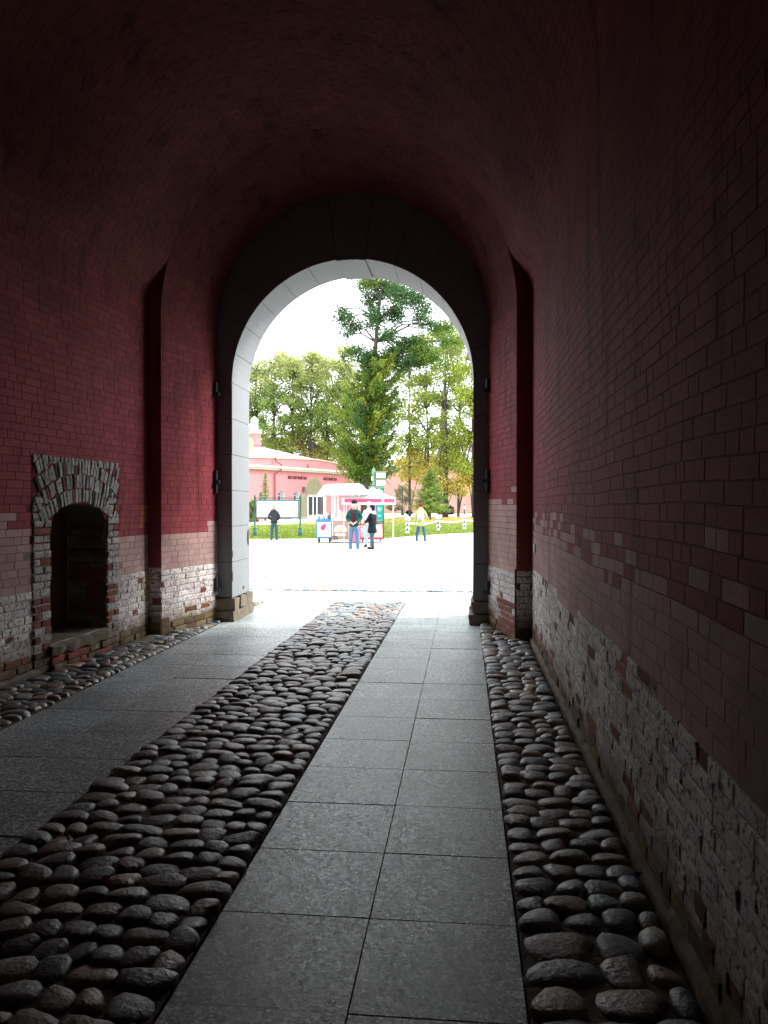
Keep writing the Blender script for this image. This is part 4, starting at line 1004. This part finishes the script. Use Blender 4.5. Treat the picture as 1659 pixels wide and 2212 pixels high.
# wooden cart with the white canopy
wc = thing_at('drinks_cart', 746, 0, 'wooden sided drinks cart under a wide white canopy', 'cart', D=D0)
a, c = Xc(716.5, 746), Xc(776, 746); WD = (.50, .36, .28)
b = MB(); b.box(a, c, 0, .8, .14, .96, col=(.42,.30,.23)); b.build('body', M['col'], wc)
nb = 6
for x0_, x1_ in ((a + .03, a + .70), (a + .80, c - .03)):
    for k in range(nb):
        z0, z1 = .19 + k*.125, .19 + (k+1)*.125 - .012
        b = MB(); b.box(x0_, x1_, -.014, 0, z0, z1, col=jit((.45,.31,.24), .2)); b.build('plank', M['col'], wc)
for x in (a, a + .72, c - .05):
    b = MB(); b.box(x, x + .06, -.03, 0, .12, .97, col=(.66,.55,.47)); b.build('batten', M['col'], wc)
for x, ccol in ((a + .37, (.75,.5,.08)), (a + 1.02, (.35,.6,.1))):
    b = MB(); b.prism([(x-.27,.47),(x+.27,.47),(x+.27,.6),(x+.2,.72),(x+.05,.77),(x-.12,.75),(x-.24,.66)], -.024, -.015, col=(.8,.77,.74)); b.prism([(x-.09,.52),(x+.07,.52),(x+.06,.6),(x,.64),(x-.07,.6)], -.032, -.025, col=ccol); b.prism([(x-.22,.3),(x+.24,.3),(x+.2,.4),(x-.2,.4)], -.024, -.015, col=(.78,.74,.7)); b.build('painted_sign', M['col'], wc)
b = MB(); b.box(a - .03, c + .03, -.04, .84, .965, 1.0, col=(.78,.76,.74)); b.build('counter', M['col'], wc)
for x, w in ((a - .02, .05), (a + .10, .035), (a + .22, .05), (c - .22, .04), (c - .05, .05)):
    for y in (.06, .7):
        b = MB(); b.box(x, x + w, y, y + .04, 1.0, 2.2, col=(.8,.8,.8)); b.build('canopy_post', M['col'], wc)
xl, xr = Xc(687, 746), Xc(797.5, 746)
b = MB(); prof = [(xl, 2.07), (xl + .02, 2.13), (xl + .26, 2.46), (xl + .38, 2.53), (xr - .42, 2.55), (xr - .28, 2.48), (xr - .05, 2.20), (xr, 2.12)]
for (p, q), (p2, q2) in zip(prof[:-1], prof[1:]):
    b.add([(p,-.35,q),(p2,-.35,q2),(p2,1.15,q2),(p,1.15,q),(p,-.35,q-.04),(p2,-.35,q2-.04),(p2,1.15,q2-.04),(p,1.15,q-.04)], [(0,1,2,3),(4,7,6,5),(0,4,5,1),(3,2,6,7)], col=(.82,.82,.82))
b.prism([(xl, 2.06)] + [(p, q) for p, q in prof[1:-1]] + [(xr, 2.06)], -.36, -.33, col=(.82,.82,.82)); b.prism([(xl, 2.06)] + [(p, q) for p, q in prof[1:-1]] + [(xr, 2.06)], 1.13, 1.16, col=(.82,.82,.82))
b.build('canopy', M['cloth'], wc)
for x in (a + .12, a + 1.0):
    b = MB(); n_ = 14; cy_ = .25
    b.tube([(x, -.06, .16), (x, -.03, .16)], .02, 8, col=(.1,.07,.05))
    for k in range(10): t = 2*PI*k/10; b.tube([(x, -.045, .16), (x + .13*math.cos(t), -.045, .16 + .13*math.sin(t))], .007, 4, col=(.2,.1,.07))
    pts = [(x + .14*math.cos(2*PI*k/n_), -.045, .16 + .14*math.sin(2*PI*k/n_)) for k in range(n_+1)]; b.tube(pts, .016, 6, cap=False, col=(.09,.06,.05)); b.build('spoked_wheel', M['col'], wc)
# goods on the counters
def vessel(name, px, Dd, z, prof, col, label, cat, m='col', cap=None, n=10):
    r0 = empty(name, at(px, Dd, z), PSI, label, cat); b = MB(); b.lathe(prof, (0,0,0), n, col=col); b.build('jar_body', M[m], r0, True)
    if cap: b = MB(); zt = prof[-1][1]; b.lathe([(prof[-1][0]*1.1, zt), (prof[-1][0]*1.1, zt + .03), (.01, zt + .045)], (0,0,0), n, col=cap); b.build('lid', M['col'], r0)
    return r0
for px, w, h, cc, kap, lab in ((689, .05, .16, (.2,.3,.6), (.8,.8,.8), 'small blue tin on the left end of the freezer cart'), (694, .06, .2, (.7,.72,.78), (.1,.15,.4), 'pale jar with dark blue lid on the freezer cart'), (699, .05, .17, (.7,.35,.3), (.8,.75,.7), 'red and white jar in the middle of the freezer lid'), (705, .07, .26, (.78,.76,.74), (.7,.6,.6), 'cream jar standing left of the canopy posts'), (711, .06, .2, (.12,.13,.2), (.7,.7,.7), 'dark jar beside the left canopy posts'),
        (722, .06, .34, (.75,.5,.48), (.8,.75,.75), 'pink bottle between the left canopy posts'), (735, .11, .42, (.78,.62,.6), (.75,.3,.3), 'large pink drink dispenser on the wooden cart'), (746, .07, .26, (.8,.74,.7), (.6,.35,.35), 'cream bottle with brown cap beside the pink dispenser'), (755, .05, .18, (.2,.08,.09), (.7,.6,.6), 'small dark red jar in the middle of the counter'), (767, .10, .48, (.6,.63,.66), (.75,.75,.77), 'tall clear cylinder of cups on the wooden cart'), (774, .05, .3, (.66,.7,.74), (.6,.6,.65), 'thin clear stack of cups behind the man in green')):
    on_ice = px < 716
    vessel('drink_jar', px, D0 + .3, 1.012 if on_ice else 1.002, [(w*.9, 0), (w, .01), (w, h*.75), (w*.55, h*.92), (w*.55, h)], cc, lab, 'jar', cap=kap)
vs_ = [(R.uniform(-.3, .3), R.uniform(0, .3), R.uniform(.1, .35)) for _ in range(40)]
b = MB(); 
for x, y, z in vs_[:26]: b.tube([(x*.5, y*.5 + .15, 0), (x, y, z)], .004, 4, col=(.05,.07,.05))
st_ = b
pl = empty('dried_bouquet', at(714, D0 + .35, 1.012), PSI, 'small dark bunch of twigs standing beside the left canopy post', 'bouquet'); b.build('twigs', M['col'], pl)
b = MB(); b.lathe([(.05,0),(.06,.1),(.05,.13)], (0,.15,0), 8, col=(.6,.6,.6)); b.build('pot', M['col'], pl)
# red cart and the tent over it
rcx = thing_at('snack_cart', 801, 0, 'red framed snack cart with printed sides under the peaked tent', 'cart', D=D0 + .4)
a, c = Xc(777, 801), Xc(827.5, 801); RD = (.55, .03, .07)
b = MB(); b.box(a, c, 0, .75, .16, .76, col=(.62,.5,.45)); b.build('body', M['col'], rcx)
b = MB(); fp = [(a, -.03, .2), (a, -.03, .8), (a + .08, -.03, .9), (a + .2, -.03, .93), (c - .22, -.03, .93), (c - .08, -.03, .86), (c, -.03, .74), (c, -.03, .2), (a, -.03, .2)]
b.tube(fp, .022, 6, col=RD); b.box(a, c, -.05, .78, .13, .2, col=RD); b.box(a + .02, c - .3, -.04, .78, .78, .81, col=RD); b.build('frame', M['col'], rcx, False)
b = MB(); rr = random.Random(8)
b.box(a + .04, c - .04, -.012, 0, .22, .74, col=(.72,.66,.6))
for _ in range(70):
    x, z = rr.uniform(a + .06, c - .1), rr.uniform(.24, .6); q = rr.uniform(.012, .035); g = rr.choice([(.28,.17,.11),(.5,.36,.25),(.2,.13,.1),(.62,.5,.38)])
    b.box(x, x + q, -.02, -.013, z, z + q*1.5, col=g)
b.build('printed_panel', M['col'], rcx); wheels(rcx, (a + .12, c - .12))
b = MB(); b.lathe([(.05,0),(.055,.02),(.05,.2),(.02,.27),(.02,.3)], (0,0,0), 10, col=(.6,.02,.1)); rb = b.build('syrup_bottle', M['col'], None, True); rb.location = at(785, D0 + .3, .815); tag(rb, 'red bottle on the snack cart behind the man', 'bottle')
tn = thing_at('pop_up_tent', 797, 0, 'white and red peaked canopy over the snack cart', 'tent', D=D0 + 1.0); s2 = (D0 + 1)/F
TX = lambda px: (px - 797)*s2; TZ = lambda py: EYE - (py - HY)*s2
e0, e1, ey0, ey1 = TX(741), TX(854), -1.1, 1.3; zt_ = TZ(1076); zb_ = TZ(1090); ap = Vector(((TX(806)), .1, TZ(1053)))
def tent_side(p, q, name_, yoff):
    b = MB(); n_ = 8; rows = []
    for i in range(n_ + 1):
        t = i/n_; k = t**1.35
        rows.append([(p[0] + (ap.x - p[0])*t, p[1] + (ap.y - p[1])*t, zt_ + (ap.z - zt_)*k), (q[0] + (ap.x - q[0])*t, q[1] + (ap.y - q[1])*t, zt_ + (ap.z - zt_)*k)])
    vs = [v for r_ in rows for v in r_]; fs = [(2*i, 2*i+1, 2*i+3, 2*i+2) for i in range(n_)]
    b.add(vs, fs, col=(.82,.82,.82)); b.build('roof_cloth', M['cloth'], tn)
cs4 = [(e0, ey0), (e1, ey0), (e1, ey1), (e0, ey1)]
for i in range(4): tent_side(cs4[i], cs4[(i+1) % 4], 'x', 0)
b = MB()
for i in range(4):
    p, q = cs4[i], cs4[(i+1) % 4]; b.add([(p[0],p[1],zt_),(q[0],q[1],zt_),(q[0],q[1],zb_),(p[0],p[1],zb_)], [(0,1,2,3)], col=(.82,.82,.82))
b.build('valance', M['cloth'], tn)
b = MB(); b.box(e0 + .12, e1 - .6, ey0 - .012, ey0 - .004, zb_ + .09, zt_ - .03, col=(.62,.10,.18)); b.box(e1 - .5, e1 - .06, ey0 - .012, ey0 - .004, zb_ + .09, zt_ - .04, col=(.62,.10,.18)); b.build('red_band', M['cloth'], tn)
t0_ = .35; pA = Vector((e0 + (ap.x-e0)*.62, 0, 0))
b = MB(); f_ = lambda x, t: (x, ey0 + (ap.y-ey0)*t - .02, zt_ + (ap.z-zt_)*t**1.35 + .005)
b.add([f_(TX(779), .34), f_(TX(806), .34), f_(TX(799), .62)], [(0,1,2)], col=(.6,.22,.28)); b.build('red_patch', M['cloth'], tn)
for p in cs4: b = MB(); b.tube([(p[0]*.92, p[1]*.92, 0), (p[0]*.92, p[1]*.92, zt_ + .05)], .018, 6, col=(.75,.75,.75)); b.build('tent_leg', M['col'], tn)

# bollards and chains
bs = [(880, 1152.6), (946.6, 1146.2), (1003, 1143.0), (1062, 1140)]
def bollard_at(px, py, lab):
    r0 = thing_at('striped_bollard', px, py, lab, 'bollard', 'striped bollards along the lawn')
    b = MB(); h = .74
    b.lathe([(.125, 0), (.125, h), (.13, h + .01)], (0,0,0), 16, col=(.8,.8,.8)); b.build('post', M['col'], r0)
    b = MB(); b.lathe([(.13, h), (.15, h + .05), (.15, h + .11), (.10, h + .17), (.02, h + .19)], (0,0,0), 16, col=(.82,.82,.82)); b.build('cap', M['col'], r0, True)
    for k in range(3):
        b = MB(); n_ = 12; z = .07 + k*.26; vs = []
        for j in range(n_ + 1):
            t = -PI + 2*PI*j/n_; zz = z + .17*(1 - abs(t + PI/2 if t < PI/2 else t - 3*PI/2)/PI*1.6)
            vs += [(.1275*math.cos(t), .1275*math.sin(t), max(.005, zz - .07)), (.1275*math.cos(t), .1275*math.sin(t), max(.01, min(h, zz + .07)))]
        b.add(vs, [(2*j, 2*j+2, 2*j+3, 2*j+1) for j in range(n_)], col=(.012,.008,.01)); b.build('stripe', M['col'], r0)
    return r0.location.copy()
bl = [bollard_at(px, py, lab) for (px, py), lab in zip(bs, ('black and white striped bollard left of the woman in the light coat', 'striped bollard just right of the woman in the light coat', 'striped bollard nearest the right gate jamb', 'striped bollard beyond the right gate jamb'))]
lk = MB(); lk.ball((0,0,0), .075, 8, (1.35,.7,.8), col=(.82,.82,.82)); lkm = lk.mesh('chain_link', M['col'], True)
for (p, q), lab in zip(zip(bl[:-1], bl[1:]), ('thick white chain between the first two striped bollards', 'thick white chain between the second and third striped bollards', 'thick white chain running off behind the right jamb')):
    cbx = empty('barrier_chain', p, 0, lab, 'chain', 'white chains between the bollards'); v = q - p; n_ = int(v.length/.26)
    for k in range(n_):
        t = (k + .5)/n_; o = bpy.data.objects.new('chain_link', lkm); o.location = (v.x*t, v.y*t, .60 - .12*math.sin(PI*t) + .0); o.rotation_euler = (R.uniform(-.1,.1), 0, math.atan2(v.y, v.x)); link(o, cbx)
# lamp post
lp = thing_at('street_lamp', 869.5, 0, 'black cast iron lamp post with lantern against the pink wall', 'lamp', D=125)
b = MB(); b.lathe([(.28,0),(.28,.15),(.22,.3),(.24,1.4),(.16,1.55),(.11,1.8),(.085,4.3),(.13,4.4),(.06,4.5),(.05,4.75)], (0,0,0), 12, col=(.03,.07,.055)); b.build('post', M['col'], lp, True)
b = MB(); b.lathe([(.12,4.75),(.24,5.25)], (0,0,0), 6, col=(.6,.62,.6)); b.build('lantern_glass', M['clear'], lp)
b = MB(); b.lathe([(.34,5.25),(.30,5.33),(.12,5.6),(.05,5.68),(.07,5.74),(.01,6.0)], (0,0,0), 6, col=(.02,.025,.03))
for k in range(6): t = 2*PI*k/6; b.tube([(.12*math.cos(t), .12*math.sin(t), 4.75), (.25*math.cos(t), .25*math.sin(t), 5.27)], .018, 4, col=(.02,.02,.02))
b.build('lantern_frame', M['col'], lp)

# ------------------------------------------------------------------ people
def skin(name, pts, edges, m, parent, col=None, sub=2, root=0):
    me = bpy.data.meshes.new(name); me.from_pydata([p[0] for p in pts], edges, []); o = bpy.data.objects.new(name, me); link(o)
    sk = o.modifiers.new('Skin', 'SKIN'); sk.use_smooth_shade = True
    for i, p in enumerate(pts):
        r_ = p[1]; me.skin_vertices[0].data[i].radius = (r_ if isinstance(r_, tuple) else (r_, r_))
        me.skin_vertices[0].data[i].use_root = (i == root)
    sb = o.modifiers.new('Subsurf', 'SUBSURF'); sb.levels = sub; sb.render_levels = sub
    dg = bpy.context.evaluated_depsgraph_get(); m2 = bpy.data.meshes.new_from_object(o.evaluated_get(dg)); bpy.data.objects.remove(o)
    m2.materials.clear(); m2.materials.append(m); m2.name = name
    a = m2.color_attributes.new('Col', 'FLOAT_COLOR', 'POINT'); c = col or (1, 1, 1)
    a.data.foreach_set('color', [*c, 1]*len(m2.vertices)); m2.polygons.foreach_set('use_smooth', [True]*len(m2.polygons))
    return link(bpy.data.objects.new(name, m2), parent)
def person(px, py, H, face, label, top, legs, shoe, hair, arms, coat=None, stance=.11, hood=None, cap=None, mask=False, inner=None, D=None, simple=False, stride=0):
    """face: heading in degrees, 0 = away from the camera, 180 = towards it. arms: list of (elbow, wrist) per side in body space, x to the body's right, y ahead"""
    r0 = empty('person', at(px, D or gnd(py)), PSI + math.radians(face), label, 'person'); k = H/1.75
    r0.scale = (k, k, k)
    A = [((0,0,.94),.085),((0,0,1.12),.085),((0,0,1.32),.10),((0,0,1.46),.06),((0,0.005,1.53),.055),((0,.015,1.60),.078),((0,.012,1.68),.088),((0,.0,1.73),.055)]
    E = [(0,1),(1,2),(2,3),(3,4),(4,5),(5,6),(6,7)]
    leg = []
    for s in (-1, 1):
        i = len(A); fx = s*stance; sy = s*stride
        A += [((s*.08,0,.88),.07),((s*(stance+.09)/2,sy*.5+.01,.50),.05),((fx,sy,.11),.043),((fx*1.05,sy+.13,.045),.036)]
        E += [(0,i),(i,i+1),(i+1,i+2),(i+2,i+3)]; leg.append(i)
    arm = []
    for s, (el, wr_) in zip((-1, 1), arms):
        i = len(A); A += [((s*.16,0,1.40),.048),((s*el[0],el[1],el[2]),.043),((s*wr_[0],wr_[1],wr_[2]),.03)]
        E += [(2,i),(i,i+1),(i+1,i+2)]; arm.append(i)
    skin('body', A, E, M['skin'], r0)
    for s, i in zip((-1, 1), arm):
        el, w = Vector(A[i+1][0]), Vector(A[i+2][0]); d = (w - el).normalized(); sd = d.cross(Vector((0,0,1)));
        sd = sd.normalized() if sd.length > .1 else Vector((0,1,0)); up = sd.cross(d)
        hp = [(tuple(w), .024), (tuple(w + d*.045), .03), (tuple(w + d*.085), .03)]; he = [(0,1),(1,2)]
        for q, ln in ((-1.5,.055),(-.5,.07),(.5,.075),(1.5,.06)):
            j = len(hp); b0 = w + d*.09 + sd*q*.016; hp += [(tuple(b0), .0095), (tuple(b0 + d*ln*.5 - up*.008), .009), (tuple(b0 + d*ln*.85 - up*.03), .008)]; he += [(2,j),(j,j+1),(j+1,j+2)]
        j = len(hp); hp += [(tuple(w + d*.05 + sd*.035), .011), (tuple(w + d*.09 + sd*.05 - up*.01), .009)]; he += [(1,j),(j,j+1)]
        skin('hand', hp, he, M['skin'], r0, sub=1)
    # trousers
    T = [((0,0,.97),(.15,.11)),((0,0,.90),(.15,.12))]; TE = [(0,1)]
    for s, i in zip((-1, 1), leg):
        j = len(T); T += [((s*.095,0,.84),.105),(A[i+1][0],.078),((A[i+2][0][0],A[i+2][0][1],.26),.068),((A[i+2][0][0],A[i+2][0][1]-.005,.08),.066)]; TE += [(1,j),(j,j+1),(j+1,j+2),(j+2,j+3)]
    skin('trousers', T, TE, M['cloth'], r0, legs)
    for i in leg:
        x, y, _z = A[i+2][0]; b = MB(); b.ball((x*1.03, y + .07, .045), .06, 12, (.85,2.35,.85), col=shoe); b.box(x*1.03-.045, x*1.03+.045, y-.05, y+.19, .0, .02, col=(.7,.7,.7) if sum(shoe) > 1 else (.03,.03,.03)); b.ball((x, y-.01, .09), .05, 10, col=shoe); b.build('shoe', M['cloth'], r0, True)
    # jacket or coat
    zl = coat if coat else .84
    J = [((0,0,zl),(.185,.15) if not coat else (.25,.23)),((0,0,zl+.12),(.21,.19) if coat else (.18,.145)),((0,0,1.10),(.18,.16) if coat else (.165,.135)),((0,0,1.30),(.18,.14)),((0,-.005,1.43),(.12,.09)),((0,.0,1.485),(.07,.065))]; JE = [(0,1),(1,2),(2,3),(3,4),(4,5)]
    for s, i in zip((-1, 1), arm):
        w = Vector(A[i+2][0]); e_ = Vector(A[i+1][0]); j = len(J)
        J += [((s*.165,-.005,1.39),.078),(tuple(e_),.066),(tuple(w - (w-e_).normalized()*.03),.05)]; JE += [(3,j),(j,j+1),(j+1,j+2)]
    skin('coat' if coat else 'jacket', J, JE, M['cloth'], r0, top, root=2)
    if inner: b = MB(); b.lathe([(.055,.92),(.07,1.0),(.06,1.3),(.045,1.45)], (0,.105,0), 10, 1, .75, col=inner); b.build('shirt_front', M['cloth'], r0, True)
    # head details
    b = MB()
    for s in (-1, 1): b.ball((s*.088, .0, 1.635), .026, 8, (.35,.7,1.2), col=(.5,.3,.23))
    b.ball((0, .105, 1.63), .017, 8, (.8,1.1,1.3), col=(.5,.3,.23)); b.build('face_features', M['skin'], r0, True)
    b = MB()
    for s in (-1, 1): b.ball((s*.033, .09, 1.66), .011, 6, col=(.05,.04,.04))
    b.build('eyes', M['col'], r0, True)
    if hair:
        b = MB(); b.ball((0, -.018, 1.685), .103, 14, (.98,1.05,.98), col=hair[0])
        if hair[1]: b.ball((0, -.05, 1.60), .08, 12, (1.05,.8,1.3), col=hair[0])
        b.build('hair', M['cloth'], r0, True)
    if cap: b = MB(); b.lathe([(.1,0),(.104,.03),(.09,.075),(.03,.10)], (0,-.005,1.685), 14, 1, 1.08, col=cap); b.box(-.06,.06,.09,.16,1.69,1.70, col=cap); b.build('cap', M['cloth'], r0, True)
    if mask: b = MB(); b.ball((0,.055,1.60), .078, 12, (1.0,.85,.72), col=(.8,.8,.8)); b.build('face_mask', M['cloth'], r0, True)
    if hood: b = MB(); b.ball((0,-.09,1.47), .11, 12, (1.25,.75,.62), col=hood); b.build('hood', M['cloth'], r0, True)
    return r0
def on_person(r0, name, label, cat):
    e = empty(name, r0.location, r0.rotation_euler[2], label, cat); e.scale = r0.scale; return e
down = [((.235,.02,1.14),(.25,.05,.90)),((.235,.02,1.14),(.25,.05,.90))]
front = [((.26,-.02,1.15),(.09,.2,1.02)),((.26,-.02,1.15),(.07,.2,1.02))]
p1_ = person(765, 1193, 1.78, 172, 'man in a dark green jacket, jeans and white face mask, hands held at his waist', (.015,.085,.075), (.10,.20,.32), (.5,.48,.45), ((.03,.02,.02), False), front, mask=True, cap=(.02,.02,.025), inner=(.07,.02,.03), stance=.13)
def backpack(p, c, lab, c2):
    e = on_person(p, 'backpack', lab, 'backpack'); b = MB(); prof = [(.10, .96), (.145, 1.0), (.15, 1.18), (.13, 1.35), (.06, 1.43)]
    b.lathe(prof, (0,-.20,0), 14, 1, .62, col=c); b.build('bag', M['cloth'], e, True)
    b = MB(); b.lathe([(.09,1.0),(.10,1.03),(.10,1.14),(.08,1.18)], (0,-.265,0), 10, 1, .5, col=c2); b.build('pocket', M['cloth'], e, True)
    for s in (-1, 1): b = MB(); b.tube([(s*.09,-.17,1.38),(s*.11,-.03,1.49),(s*.115,.13,1.40),(s*.13,.14,1.2),(s*.15,-.05,1.05)], .016, 6, col=c2); b.build('strap', M['cloth'], e)
backpack(p1_, (.03,.03,.04), 'dark backpack on the back of the man in green', (.05,.05,.07))
p2_ = person(804, 1186, 1.62, 62, 'woman in a long black coat and dark hat with a white scarf, facing left', (.015,.017,.025), (.05,.10,.15), (.02,.02,.025), ((.015,.015,.025), True), [((.2,.12,1.13),(.12,.3,1.05)),((.2,.12,1.13),(.12,.3,1.05))], coat=.62, stance=.1, cap=(.02,.02,.03), stride=.08)
sc_ = on_person(p2_, 'scarf', 'white scarf round the neck of the woman in black', 'scarf'); b = MB(); b.lathe([(.13,1.40),(.15,1.44),(.13,1.50),(.09,1.53)], (0,-.01,0), 14, col=(.75,.70,.68)); b.build('scarf_wrap', M['cloth'], sc_, True)
p3_ = person(797, 1182, 1.74, 20, 'person in a white jacket and light blue jeans behind the woman in black', (.8,.8,.8), (.30,.42,.52), (.04,.04,.05), ((.7,.66,.6), False), down, hood=(.8,.8,.8), stance=.12)
p4_ = person(592, 1172, 1.66, -4, 'man in a dark grey hooded jacket reading the map board', (.045,.045,.058), (.05,.10,.11), (.7,.68,.66), None, front, hood=(.055,.055,.07), stance=.12)
p5_ = person(909, 1168.5, 1.70, -12, 'woman with red hair in a pale yellow-green coat seen from behind', (.42,.46,.18), (.045,.11,.19), (.05,.09,.14), ((.15,.028,.032), False), [((.25,.03,1.13),(.27,.05,.92)),((.26,.05,1.15),(.2,.16,1.0))], coat=.66, stance=.19)
backpack(p5_, (.5,.5,.54), 'pale grey backpack on the woman in the yellow-green coat', (.38,.38,.42))
b = on_person(p5_, 'collar_scarf', 'yellow scarf at the neck of the red haired woman', 'scarf'); c_ = MB(); c_.lathe([(.12,1.42),(.14,1.46),(.11,1.52),(.08,1.55)], (0,-.01,0), 14, col=(.6,.45,.12)); c_.build('scarf_wrap', M['cloth'], b, True)
person(1003, 1111, 1.68, 40, 'distant walker in pale top and dark trousers on the far path', (.4,.5,.5), (.03,.05,.08), (.02,.02,.02), ((.05,.03,.02), False), down, stance=.12, D=132, stride=.18)
# pink stand beside the cart, partly hidden by the man
b = MB(); b.box(-.26, -.235, -.02, .02, 0, 1.0, col=(.55,.04,.15)); b.box(.235, .26, -.02, .02, 0, 1.0, col=(.55,.04,.15)); b.box(-.235, .235, -.012, .012, .08, .98, col=(.68,.12,.25))
b.box(-.235, .235, .18, .2, .08, .9, col=(.5,.05,.14)); ss = b.build('sandwich_board', M['col']); ss.location = at(766.5, D0 - .5); ss.rotation_euler = (0,0,PSI); ss.scale = (.95,1,.72); tag(ss, 'crimson sandwich board behind the legs of the man in green', 'sign')

# ------------------------------------------------------------------ small litter in the tunnel
def leaf_on_ground(px, py, col, lab, sz=.05, z=.03):
    p = at(px, gnd(py)); b = MB(); pts = [(math.cos(t)*sz*(1 if i % 2 else .55), math.sin(t)*sz*.8*(1 if i % 2 else .55), .012*math.sin(3*t)) for i, t in enumerate(lin(0, 2*PI, 12)[:-1])]
    b.add(pts + [(0,0,.012)], [(i, (i+1) % 12, 12) for i in range(12)], col=col) if len(pts) == 12 else None
    o = b.build('fallen_leaf', M['cloth']); o.location = (p.x, p.y, z); o.rotation_euler = (.3, .2, R.uniform(0, 6)); tag(o, lab, 'leaf'); return o
leaf_on_ground(456, 1984, (.5,.27,.05), 'yellow fallen leaf at the edge of the middle cobbles', .035)
leaf_on_ground(1324, 1947, (.5,.3,.1), 'tiny yellow leaf among the right hand cobbles', .018, .035)
leaf_on_ground(147, 1828, (.7,.7,.7), 'white scrap of paper on the cobbles at lower left', .02, .03)
leaf_on_ground(1383, 1908, (.04,.05,.3), 'small blue scrap by the foot of the right wall', .02, .03)
